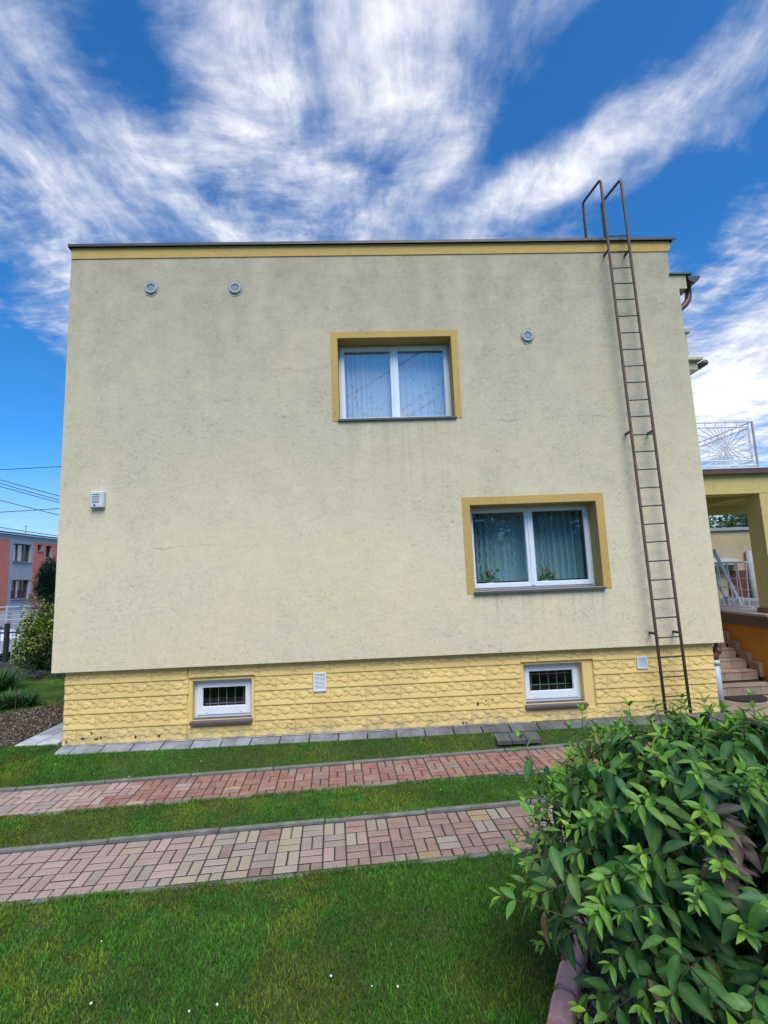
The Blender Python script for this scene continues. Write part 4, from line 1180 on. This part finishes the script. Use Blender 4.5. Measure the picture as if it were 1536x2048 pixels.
def crown(name, parent, ctr, rad, n, length, width, pal, seed, shape='ball', clumps=14, kind=None):
    g = np.random.default_rng(seed); ctr = np.array(ctr); rad = np.array(rad)
    cl = []
    while len(cl) < clumps:
        p = g.uniform(-1, 1, 3)
        if shape == 'cone':
            h = (p[2]+1)/2; p[:2] *= (1-h)*0.95+0.12
            cl.append(p)
        elif np.dot(p, p) < 1: cl.append(p)
    cl = np.array(cl); pick = g.integers(0, clumps, n)
    off = g.normal(0, 1, (n, 3)); off /= np.linalg.norm(off, axis=1, keepdims=True); rr = g.uniform(.5, 1, n)**.5
    size = g.uniform(.2, .42, clumps)*(0.75 if shape == 'cone' else 1)
    pos = cl[pick]*0.8+off*rr[:, None]*size[pick][:, None]
    dirs = off+np.array([0, 0, .9 if shape == 'cone' else .15])+g.normal(0, .4, (n, 3))
    pal = np.array(pal); col = pal[g.integers(0, len(pal), n)]*g.uniform(.75, 1.25, (n, 1))*g.uniform(.8, 1.2, clumps)[pick][:, None]
    v, q, c = leaf_soup(ctr+pos*rad, dirs, length*g.uniform(.7, 1.3, n), width*g.uniform(.7, 1.3, n), col)
    o = np_mesh(name, v, q, M['leafs'], c, None)
    if parent:
        o.data.transform(Matrix.Translation(-wl(parent))); o.parent = parent
    return o


def shrub(x, y, z, rad, hgt, n, length, width, pal, seed, label, cat='shrub', shape='ball', clumps=16, name='shrub', trunk_r=0.05, group=None):
    t = empty(name, (x, y, z), label, cat, group)
    b = MB(); b.tube([(x, y, z-0.05), (x+0.02, y, z+hgt*0.4), (x, y, z+hgt*0.8)], [trunk_r, trunk_r*.7, trunk_r*.2], 7)
    for k in range(5):
        a = k*2.4+seed; b.tube([(x, y, z+hgt*(.2+.1*k)), (x+math.cos(a)*rad*.6, y+math.sin(a)*rad*.6, z+hgt*(.38+.11*k))], [trunk_r*.4, trunk_r*.15], 5)
    b.build('trunk', M['bark'], t)
    crown('crown', t, (x, y, z+hgt*0.5), (rad, rad, hgt*0.5), n, length, width, pal, seed, shape, clumps)
    return t


GREEN = [(0.035, 0.07, 0.02), (0.05, 0.09, 0.025), (0.028, 0.055, 0.018)]
shrub(-4.15, 6.1, 0.18, 0.62, 1.95, 5200, 0.075, 0.022, [(0.40, 0.41, 0.10), (0.30, 0.33, 0.08), (0.13, 0.18, 0.04), (0.06, 0.10, 0.025)], 11, 'yellow-green variegated shrub beside the left edge of the house', clumps=22)
shrub(-3.65, 5.8, 0.18, 0.5, 0.75, 1500, 0.07, 0.02, [(0.02, 0.04, 0.015), (0.03, 0.055, 0.02)], 12, 'low dark green bush under the variegated shrub', clumps=12)
shrub(-4.62, 7.15, 0.18, 0.78, 3.0, 14000, 0.11, 0.010, [(0.012, 0.05, 0.03), (0.018, 0.065, 0.038), (0.01, 0.04, 0.03)], 13, 'dark blue-green cypress behind the variegated shrub', 'tree', 'cone', 34, 'cypress')
for i, (x, lab) in enumerate(((-4.35, 'leftmost grey lavender mound at the edge of the side lawn'), (-3.75, 'middle grey lavender mound under the variegated shrub'), (-3.15, 'rightmost grey lavender mound beside the house'))):
    t = empty('lavender', (x, 5.35, 0.19), lab, 'plant', 'lavender mounds along the side lawn')
    crown('foliage', t, (x, 5.35, 0.28), (0.36, 0.24, 0.16), 900, 0.06, 0.006, [(0.13, 0.16, 0.15), (0.09, 0.12, 0.10), (0.10, 0.10, 0.14)], 20+i, clumps=12)


def strap_clump(x, y, z, rad, n, L, label, seed):
    g = random.Random(seed); t = empty('daylily', (x, y, z), label, 'plant')
    vs, fs = [], []
    cols = []
    for k in range(n):
        a = g.uniform(0, 6.283); r0 = g.uniform(0, rad); bx, by = x+math.cos(a)*r0*.5, y+math.sin(a)*r0*.5; l = L*g.uniform(.6, 1.15); a2 = a+g.gauss(0, .5)
        w_ = g.uniform(.008, .014); sx, sy = -math.sin(a2)*w_, math.cos(a2)*w_; b0 = len(vs); lean = g.uniform(.35, 1.0)
        c = g.choice([(0.035, 0.10, 0.02), (0.05, 0.12, 0.022), (0.02, 0.06, 0.018)])
        for i in range(6):
            u = i/5; px = bx+math.cos(a2)*l*lean*u*.8; py = by+math.sin(a2)*l*lean*u*.8; pz = z+l*(u-lean*.75*u*u)
            f = 1-u**3; vs += [(px-sx*f, py-sy*f, pz), (px+sx*f, py+sy*f, pz)]; cols += [c, c]
        for i in range(5): fs.append((b0+2*i, b0+2*i+1, b0+2*i+3, b0+2*i+2))
    o = np_mesh('foliage', np.array(vs)-np.array([x, y, z]), np.array(fs), M['leafs'], cols, t)


strap_clump(-2.35, 2.5, 0.19, 0.5, 260, 0.46, 'clump of green strap leaves at the edge of the bark bed', 31)
strap_clump(-3.7, 4.1, 0.19, 0.6, 260, 0.7, 'taller clump of strap leaves farther back at the left edge', 32)
strap_clump(-1.95, 2.55, 0.19, 0.25, 90, 0.42, 'small tuft of strap leaves nearest the house', 33)
b = MB(); b.tube([(-1.98, 2.2, 0.18), (-1.97, 2.22, 0.62), (-1.94, 2.2, 1.1)], 0.006, 5); tag(b.build('garden_stake', M['stem'], None), 'thin dark stake standing in the strap leaves', 'stake')
# trees behind the shed
for i, (x, y, h, lab) in enumerate(((18.5, 16, 5.5, 'rounded tree behind the left end of the shed'), (21.5, 17, 5.9, 'taller tree behind the middle of the shed'), (24.5, 18, 6.3, 'tallest tree behind the right end of the shed'), (16.2, 18, 5.9, 'tree partly hidden by the house corner, beyond the shed'), (27, 20, 6.6, 'farthest tree behind the porch pillar'))):
    shrub(x, y, 0.1, 2.0, h, 2600, 0.28, 0.09, [(0.15, 0.20, 0.12), (0.11, 0.16, 0.09), (0.19, 0.23, 0.14)], 40+i, lab, 'tree', 'ball', 20, 'garden_tree', 0.13, 'trees behind the shed')
# the wood behind the photographer that darkens the lower window's reflection
wd = None
g = np.random.default_rng(77); V_, Q_, C_ = [], [], []; nb = 0
for k in range(13):
    x = -10+k*3.0+g.uniform(-.8, .8); h = 7.4+g.uniform(-.8, 1.0); n = 900
    p = g.normal(0, 1, (n, 3)); p /= np.linalg.norm(p, axis=1, keepdims=True); r = g.uniform(.6, 1, (n, 1))
    c = np.array([x, -26+g.uniform(-1.5, 1.5), h*.5])+p*r*np.array([2.1, 1.6, h*.5])
    v, q, cc = leaf_soup(c, p+g.normal(0, .5, (n, 3)), 0.75, 0.28, np.array(GREEN)[g.integers(0, 3, n)])
    V_.append(v); Q_.append(q+nb); C_.append(cc); nb += len(v)
tag(np_mesh('woodland', np.concatenate(V_), np.concatenate(Q_), M['leafs'], np.concatenate(C_)), kind='stuff')

# ------------------------------------------------------------------ beds: bark mulch, edging stones, gravel
def in_poly(px, py, poly):
    inside = np.zeros(len(px), bool); n = len(poly); j = n-1
    for i in range(n):
        xi, yi = poly[i]; xj, yj = poly[j]
        c = ((yi > py) != (yj > py)) & (px < (xj-xi)*(py-yi)/((yj-yi) or 1e-9)+xi); inside ^= c; j = i
    return inside


def chips(name, poly, n, size, zoff, pal, seed, thick=0.3):
    g = np.random.default_rng(seed); xs, ys = zip(*poly); px = g.uniform(min(xs), max(xs), n*3); py = g.uniform(min(ys), max(ys), n*3)
    k = in_poly(px, py, poly); px, py = px[k][:n], py[k][:n]; n = len(px); pz = ground_h(px, py)+zoff+g.uniform(0, .025, n)
    s = size*g.uniform(.5, 1.4, n); rot = g.normal(0, 1, (n, 3, 3)); Qm = np.linalg.qr(rot)[0]
    Qm = Qm*0.55+np.eye(3)[None]*0.45
    box = np.array([(x, y, z) for z in (-1, 1) for y in (-1, 1) for x in (-1, 1)], float)*np.array([1, .55, thick])/2
    v = np.einsum('nij,kj->nki', Qm, box)*s[:, None, None]+np.stack([px, py, pz], 1)[:, None]
    fq = np.array([(0, 2, 3, 1), (4, 5, 7, 6), (0, 1, 5, 4), (1, 3, 7, 5), (3, 2, 6, 7), (2, 0, 4, 6)])
    q = (np.arange(n)[:, None, None]*8+fq[None]).reshape(-1, 4)
    col = np.repeat(np.array(pal)[g.integers(0, len(pal), n)]*g.uniform(.7, 1.25, (n, 1)), 8, 0)
    return tag(np_mesh(name, v.reshape(-1, 3), q, M['chip'], col), kind='stuff')


BARK = [(-0.62, 0.20), (-0.62, 2.55), (-1.15, 2.75), (-2.0, 2.15), (-2.9, 1.3), (-2.2, -0.1), (-1.0, -0.25)]
b = MB(); b.prism(BARK, 'z', 0.15, 0.205); tag(b.build('bark_bed', M['soil'], None), kind='structure')
chips('bark_mulch', BARK, 9000, 0.045, 0.012, [(0.13, 0.085, 0.06), (0.09, 0.06, 0.045), (0.20, 0.15, 0.115), (0.06, 0.042, 0.035), (0.26, 0.22, 0.18)], 5)
BED = [(5.16, -5.2), (5.20, -4.62), (5.42, -4.22), (5.63, -3.86), (5.95, -3.45), (6.5, -3.05), (7.4, -2.95), (8.5, -3.1), (8.5, -6.5), (5.2, -6.5)]
b = MB(); b.prism(BED, 'z', -0.04, 0.006); tag(b.build('planting_bed', M['soil'], None), kind='structure')
chips('bed_gravel', BED, 14000, 0.034, 0.008, [(0.36, 0.29, 0.22), (0.20, 0.16, 0.12), (0.52, 0.45, 0.36), (0.10, 0.08, 0.065), (0.22, 0.15, 0.10)], 6, 0.6)
# pink edging stones along the bed
ed = tag(empty('bed_edging', (5.4, -4.2, 0)), kind='structure')
line = [(5.10, -5.05), (5.13, -4.80), (5.19, -4.56), (5.285, -4.35), (5.40, -4.15), (5.515, -3.96), (5.635, -3.77), (5.77, -3.58), (5.94, -3.42), (6.13, -3.28), (6.35, -3.17), (6.59, -3.10)]
for (a, c) in zip(line[:-1], line[1:]):
    d = V((c[0]-a[0], c[1]-a[1])); ang = math.atan2(d.y, d.x); L = d.length-0.006
    n = 6; hw_ = 0.062
    poly = [(-L/2, -hw_), (L/2-0.03, -hw_)]+[(L/2-0.03+0.045*math.cos(t), hw_*math.sin(t)) for t in [-1.2+2.4*i/n for i in range(n+1)]]+[(L/2-0.03, hw_), (-L/2, hw_)]+[(-L/2+0.03*math.cos(t), hw_*math.sin(t)) for t in [1.1-2.2*i/n for i in range(n+1)]]
    ca, sa = math.cos(ang), math.sin(ang); mx_, my_ = (a[0]+c[0])/2, (a[1]+c[1])/2
    b = MB()
    m0 = len(poly)
    def ringz(z, k): return [(mx_+(u*ca-v*sa)*k, my_+(u*sa+v*ca)*k, z) for u, v in poly]
    def rz(z, ins):
        out = []
        for u, v in poly:
            u2 = u-math.copysign(min(abs(u), ins), u); v2 = v-math.copysign(min(abs(v), ins), v); out.append((mx_+u2*ca-v2*sa, my_+u2*sa+v2*ca, z))
        return out
    rings = [rz(-0.05, 0), rz(0.075, 0), rz(0.09, 0.006), rz(0.097, 0.018)]
    vs = [p for r in rings for p in r]; fs = [tuple(range(3*m0, 4*m0))]
    for k in range(3):
        for i in range(m0): fs.append((k*m0+i, k*m0+(i+1) % m0, (k+1)*m0+(i+1) % m0, (k+1)*m0+i))
    b.add(vs, fs); b.build('edging_stone', M['edging'], ed)


# ------------------------------------------------------------------ the shrub in the foreground
LP = [(0.0, .02), (.09, .10), (.24, .18), (.44, .20), (.65, .155), (.84, .075), (1.0, .004)]


def leaf_mesh(droop, fold, name='leaf', wf=1.0):
    vs, fs = [], []
    for (t, w_) in LP:
        w_ *= wf; z = -droop*t*t+0.02*math.sin(t*9)*t
        y = t*(1-0.25*droop*t)
        vs += [(-w_, y, z+fold*w_), (0, y, z), (w_, y, z+fold*w_)]
    for i in range(len(LP)-1):
        a = 3*i; fs += [(a, a+1, a+4, a+3), (a+1, a+2, a+5, a+4)]
    return vs, fs


LVAR = [leaf_mesh(d, f, wf=w_) for (d, f, w_) in ((.10, .35, 1.0), (.28, .3, .95), (.42, .25, 1.05), (.2, .5, .9))]
bush = empty('flowering_shrub', (6.25, -4.4, 0.0), 'large leafy green shrub with pale young shoots filling the lower right foreground', 'shrub')
BC = V((6.28, -4.42, 0)); rb = random.Random(21)
leaves = []            # (matrix, variant, colour)


def bez(p0, p1, p2, t): return p0*(1-t)**2+p1*2*t*(1-t)+p2*t*t


def shoot(p0, p1, p2, start=0.3, gap=0.075, big=0.125, colour=None, r=0.006, tipy=1.0):
    L = sum((bez(p0, p1, p2, (i+1)/10)-bez(p0, p1, p2, i/10)).length for i in range(10))
    pts = [bez(p0, p1, p2, i/8) for i in range(9)]
    mb = MB(); mb.tube(pts, [r*(1-0.75*i/8) for i in range(9)], 5)
    st_ = mb.build('stem', M['stem'], bush, True)
    n = max(3, int(L*(1-start)/gap)); ph = rb.uniform(0, math.pi)
    for k in range(n+1):
        t = start+(1-start)*(k/n)**0.9
        p = bez(p0, p1, p2, t); d = (bez(p0, p1, p2, min(1, t+.02))-bez(p0, p1, p2, max(0, t-.02))).normalized()
        u = d.orthogonal().normalized(); v_ = d.cross(u)
        young = max(0.0, (k-(n-2.2))/2.2)            # 0 old .. 1 at the tip
        size = big*rb.choice([.62, .8, .95, 1.05, 1.2])*rb.uniform(.9, 1.1)*(1-0.5*young)
        a0 = ph+k*math.pi/2
        cnt = 2 if k < n else 4
        for s in range(cnt):
            a = a0+s*(math.pi if cnt == 2 else math.pi/2)+rb.gauss(0, .18)
            out = u*math.cos(a)+v_*math.sin(a)
            up = 0.35+0.75*young if k < n else 1.1
            ld = (out+d*up+V((0, 0, -0.72*(1-young)+rb.gauss(0, .12)))).normalized()
            nz = d*0.7+V((0, 0, 1))+V((rb.gauss(0, .22), rb.gauss(0, .22), 0)); side = ld.cross(nz).normalized(); nz = side.cross(ld).normalized()
            mt = Matrix((side, ld, nz)).transposed().to_4x4()
            for c in range(3):
                for rr in range(3): mt[rr][c] *= size
            mt.translation = p+out*0.004
            if colour and young < .4: c_ = colour
            else:
                old = rb.choice([(0.038, 0.130, 0.026), (0.020, 0.088, 0.024), (0.056, 0.160, 0.026), (0.026, 0.105, 0.036), (0.085, 0.190, 0.030)])
                yng = rb.choice([(0.17, 0.34, 0.035), (0.22, 0.37, 0.04), (0.13, 0.30, 0.045)])
                f = min(1, young*1.15+max(0, rb.gauss(-.05, .12))) * tipy
                c_ = tuple(o_*(1-f)+y_*f for o_, y_ in zip(old, yng))
            if rb.random() < 0.02: c_ = rb.choice([(0.20, 0.17, 0.04), (0.13, 0.085, 0.04)])
            j = rb.uniform(.8, 1.25)
            leaves.append((mt, rb.choice([0, 1, 1, 2, 3]) if young < .5 else rb.choice([0, 3]), tuple(min(1, q*j) for q in c_)))


# shell of shoots: each ends on the dome of the shrub
N = 300
for i in range(N):
    # directions spread over the upper dome, denser towards the viewer
    h = 1-(i+0.5)/N*1.12; a = i*2.39996+rb.gauss(0, .1)
    rr = math.sqrt(max(0, 1-h*h)) if h > 0 else 1.0
    rad = V((math.cos(a)*rr*1.14, math.sin(a)*rr*1.02, 0))
    z = 0.62+0.92*max(h, 0)**0.75 if h > 0 else 0.62+h*2.4
    tip = BC+rad*rb.uniform(.86, 1.06)+V((0, 0, max(.22, z*rb.uniform(.93, 1.05))))
    if tip.x > 7.6 and tip.y > -4: continue
    base = BC+V((rb.gauss(0, .14), rb.gauss(0, .14), 0.0))
    mid = base.lerp(tip, 0.55)+V((0, 0, 0.40+0.15*(1-h)))-rad*0.08
    dd = tip-CAM; zf = dd.dot(FWD); pu, pv = 768+FPX*dd.dot(RGT)/zf, 1024-FPX*dd.dot(UPV)/zf
    purple = (0.10, 0.062, 0.07) if min(math.hypot(pu-1490, pv-1760), math.hypot(pu-1370, pv-1610)) < 55 or rb.random() < 0.012 else None
    shoot(base, mid, tip, 0.32, 0.07, 0.122, purple, 0.006)
# outstanding shoots seen against the paving and the lawn
for (b0, m_, t_) in (((5.9, -4.5, .35), (5.35, -4.75, .75), (5.085, -4.75, 1.33)), ((5.9, -4.2, .4), (5.45, -4.05, .95), (5.29, -4.05, 1.37)), ((5.8, -4.7, .5), (5.3, -4.75, .85), (4.95, -4.72, .93)),
                     ((6.0, -3.9, .5), (5.75, -3.75, 1.0), (5.80, -3.75, 1.42)), ((6.3, -3.9, .6), (6.35, -3.85, 1.1), (6.42, -3.85, 1.50)), ((6.0, -4.3, .5), (5.85, -4.25, 1.1), (5.86, -4.25, 1.58)),
                     ((6.5, -4.4, .6), (6.45, -4.45, 1.2), (6.42, -4.45, 1.66)), ((5.9, -5.0, .5), (5.6, -5.1, .8), (5.42, -5.12, 1.05)), ((5.9, -5.1, .4), (5.65, -5.3, .7), (5.5, -5.42, .9)),
                     ((5.9, -4.5, .3), (5.5, -4.45, .75), (5.30, -4.40, .52)), ((5.9, -4.7, .3), (5.5, -4.75, .7), (5.27, -4.78, .50)), ((5.9, -4.3, .3), (5.55, -4.15, .7), (5.42, -4.12, .45)), ((6.0, -4.9, .3), (5.65, -4.95, .65), (5.45, -4.98, .42)), ((6.0, -4.6, .2), (5.7, -4.6, .5), (5.52, -4.62, .30))):
    shoot(V(b0), V(m_), V(t_), 0.25, 0.08, 0.13, None, 0.006)


def emit_leaves():
    # which leaves the camera sees largest: cast rays at three points of each
    allv, allf = [], []
    for (mt, va, c) in leaves:
        vs, fs = LVAR[va]; b0 = len(allv); allv += [mt @ V(p) for p in vs]; allf += [tuple(i+b0 for i in f) for f in fs]
    bvh = BVHTree.FromPolygons(allv, allf); nf = len(LVAR[0][1]); nv = len(LVAR[0][0])
    score = []
    for k, (mt, va, c) in enumerate(leaves):
        ok = 0; area = 0
        P = [allv[k*nv+i] for i in (4, 7, 10, 13, 16)]
        pr = []
        for p in P:
            d = p-CAM; zf = d.dot(FWD)
            if zf < .2: continue
            u = 768+FPX*d.dot(RGT)/zf; w_ = 1024-FPX*d.dot(UPV)/zf
            if not (-20 < u < 1556 and w_ < 2070): continue
            pr.append((u, w_))
            hit = bvh.ray_cast(CAM, d.normalized(), d.length+0.01)
            if hit[0] is None or hit[3] >= d.length-0.006 or hit[2]//nf == k: ok += 1
        if ok and len(pr) > 1: area = math.hypot(pr[0][0]-pr[-1][0], pr[0][1]-pr[-1][1])
        score.append(ok*area)
    order = sorted(range(len(leaves)), key=lambda k: -score[k]); top = set(order[:300])
    mes = []
    for vs, fs in LVAR:
        me = bpy.data.meshes.new('leaf'); me.from_pydata([(x*.128, y*.128, z*.128) for x, y, z in vs], [], fs); me.materials.append(M['leaf'])
        me.polygons.foreach_set('use_smooth', [True]*len(fs)); me.update(); mes.append(me)
    rv, rf, rc = [], [], []; bo = wl(bush)
    for k, (mt, va, c) in enumerate(leaves):
        if k in top:
            o = bpy.data.objects.new('leaf', mes[va]); COL.objects.link(o); o.parent = bush
            mm = mt.copy()
            for r_ in range(3):
                for q in range(3): mm[r_][q] /= .128
            mm.translation -= bo; o.matrix_local = mm; o.color = (*c, 1)
        else:
            b0 = len(rv); rv += [tuple(allv[k*nv+i]-bo) for i in range(nv)]; rf += [tuple(i+b0 for i in f) for f in LVAR[va][1]]; rc += [c]*nv
    o = np_mesh('foliage', np.array(rv), np.array(rf), M['leafs'], np.array(rc), bush, smooth=True); o['kind'] = 'stuff'
    return len(leaves)


print('shrub leaves', emit_leaves())


# ------------------------------------------------------------------ lawn grass and daisies
def lawn_ok(px, py):
    lx = CT*px+ST*py; ly = -ST*px+CT*py
    bad = (ly < NEAR_Y+0.008+KERB) & (ly > NEAR_Y-NEAR_W+0.022-KERB)
    bad |= (ly < FAR_Y+0.008+KERB) & (ly > FAR_Y-FAR_W+0.022-KERB)
    bad |= (px > 0.1) & (px < 9.6) & (py > -0.118)
    bad |= (px > 6.05) & (px < 6.68) & (py > -0.345)
    bad |= (px > 0.0) & (py > 0.0)
    bad |= (px > -0.62) & (px <= 0.12) & (py > 0.2)
    bad |= in_poly(px, py, BARK) | in_poly(px, py, BED)
    bad |= (px > 9.4) & (py > -1.6)
    for a, c in zip(line[:-1], line[1:]):
        ax, ay = a; dx, dy = c[0]-ax, c[1]-ay; t = np.clip(((px-ax)*dx+(py-ay)*dy)/(dx*dx+dy*dy), 0, 1)
        bad |= np.hypot(px-ax-dx*t, py-ay-dy*t) < 0.07
    return ~bad


def smooth_noise(px, py, sc, seed):
    g = np.random.default_rng(seed); T = g.uniform(0, 1, (64, 64)); x = px*sc+100.3; y = py*sc+50.7
    xi, yi = np.floor(x).astype(int), np.floor(y).astype(int); fx, fy = sstep(x-xi), sstep(y-yi)
    a, b_, c, d = T[xi % 64, yi % 64], T[(xi+1) % 64, yi % 64], T[xi % 64, (yi+1) % 64], T[(xi+1) % 64, (yi+1) % 64]
    return (a*(1-fx)+b_*fx)*(1-fy)+(c*(1-fx)+d*fx)*fy


def grass(regions):
    g = np.random.default_rng(4); PX, PY, HH = [], [], []
    for (x0, x1, y0, y1, dens, hm) in regions:
        n = int((x1-x0)*(y1-y0)*dens); px = g.uniform(x0, x1, n); py = g.uniform(y0, y1, n); k = lawn_ok(px, py)
        PX.append(px[k]); PY.append(py[k]); HH.append(np.full(k.sum(), hm))
    # longer blades that lean over the kerbs
    for ly0 in (NEAR_Y+0.022+KERB, NEAR_Y-NEAR_W-0.006-KERB, FAR_Y+0.022+KERB, FAR_Y-FAR_W-0.006-KERB):
        n = 5200; lx = g.uniform(-1.2, 6.6, n); keep = smooth_noise(lx, lx*0+ly0, 3.1, 30) > 0.38; lx = lx[keep]; ly = ly0+g.normal(0, .009, len(lx))
        PX.append(CT*lx-ST*ly); PY.append(ST*lx+CT*ly); HH.append(np.full(len(lx), .046))
    px, py, hm = map(np.concatenate, (PX, PY, HH)); n = len(px); pz = ground_h(px, py)-0.004
    pn = 0.5*smooth_noise(px, py, 2.3, 1)+0.3*smooth_noise(px, py, 6.1, 2)+0.2*smooth_noise(px, py, 15, 3)
    yel = sstep((0.55*smooth_noise(px, py, 1.7, 8)+0.45*smooth_noise(px, py, 7.5, 9)-0.42)/0.3)
    bare = sstep((smooth_noise(px, py, 4.3, 12)*.6+smooth_noise(px, py, 11, 13)*.4-.70)/.12)
    h = hm*g.uniform(.55, 1.25, n)*(0.75+0.6*pn)*(1-.5*bare); ang = g.uniform(0, 2*np.pi, n); lean = g.uniform(.15, 1.0, n)*h
    w_ = g.uniform(.0015, .0034, n)*(1+0.8*(hm > .05)); dx, dy = np.cos(ang)*lean, np.sin(ang)*lean; fa = g.uniform(0, 2*np.pi, n); sx, sy = np.cos(fa)*w_, np.sin(fa)*w_
    P = np.stack([px, py, pz], 1)
    v = np.zeros((n, 5, 3)); v[:, 0] = P-np.stack([sx, sy, 0*sx], 1); v[:, 1] = P+np.stack([sx, sy, 0*sx], 1)
    mid = P+np.stack([dx*.35, dy*.35, h*.6], 1); v[:, 2] = mid+np.stack([sx, sy, 0*sx], 1)*.8; v[:, 3] = mid-np.stack([sx, sy, 0*sx], 1)*.8
    v[:, 4] = P+np.stack([dx, dy, h*np.where(lean > .75*h, .75, .98)], 1)
    i = np.arange(n)[:, None]*5
    tris = np.concatenate([i+np.array([[0, 1, 2]]), i+np.array([[0, 2, 3]]), i+np.array([[3, 2, 4]])], 1).reshape(-1, 3)
    base = np.array([(0.072, 0.208, 0.020)])*(1-yel)[:, None]+np.array([(0.155, 0.235, 0.024)])*yel[:, None]
    col = base*(0.45+1.1*pn)[:, None]*g.uniform(.65, 1.4, (n, 1)); dry = g.uniform(0, 1, n) < 0.06+0.10*yel; col[dry] = np.array((0.17, 0.15, 0.06))*g.uniform(.6, 1.1, (dry.sum(), 1))
    c5 = np.repeat(col, 5, 0)
    return tag(np_mesh('grass', v.reshape(-1, 3), tris, M['grass'], c5), kind='stuff')


grass([(1.0, 6.4, -5.6, -2.45, 13000, .032), (0.2, 7.0, -2.4, -1.2, 13000, .026), (-1.5, 8.6, -1.0, 0.25, 13000, .026), (-6.5, -0.2, 1.2, 6.2, 3500, .035), (-4.5, 1.0, -5.6, 0.2, 6500, .034), (6.4, 9, -3, -1.0, 3000, .035)])
# taller tufts hang over the edge of the paving
g_ = np.random.default_rng(9)
dv, dq, dc = [], [], []
spots = [(3.36, -4.0), (3.47, -3.98), (2.77, -3.92), (4.33, -3.92), (4.52, -3.97), (4.13, -3.88), (1.62, -3.6), (1.9, -3.72), (2.05, -3.68), (1.4, -3.8), (2.55, -3.45), (3.75, -3.25),
         (0.9, -0.55), (1.4, -0.62), (2.2, -0.4), (0.55, -0.75), (2.5, -0.6), (4.75, -1.5), (5.1, -1.45), (4.3, -1.85), (0.35, -0.35), (-1.6, 3.4), (-2.2, 4.1), (-1.9, 4.8), (-2.6, 3.9), (-1.5, 4.2), (-2.9, 4.9)]
b = MB()
for (x, y) in spots:
    z = float(ground_h(x, y))+0.022+rnd.uniform(0, .012); n = 6; r0 = rnd.uniform(.004, .009)
    c = V((x+rnd.uniform(-.03, .03), y+rnd.uniform(-.03, .03), z)); t1 = V((rnd.uniform(-.4, .4), -.5+rnd.uniform(-.3, .3), 1)).normalized(); u = t1.orthogonal().normalized(); v_ = t1.cross(u)
    b.add([c+t1*.003]+[c+(u*math.cos(k*math.pi/n)+v_*math.sin(k*math.pi/n))*(r0 if k % 2 else r0*.6) for k in range(2*n)], [(0, k+1, (k+1) % (2*n)+1) for k in range(2*n)])
tag(b.build('daisies', M['petal'], None), kind='stuff')
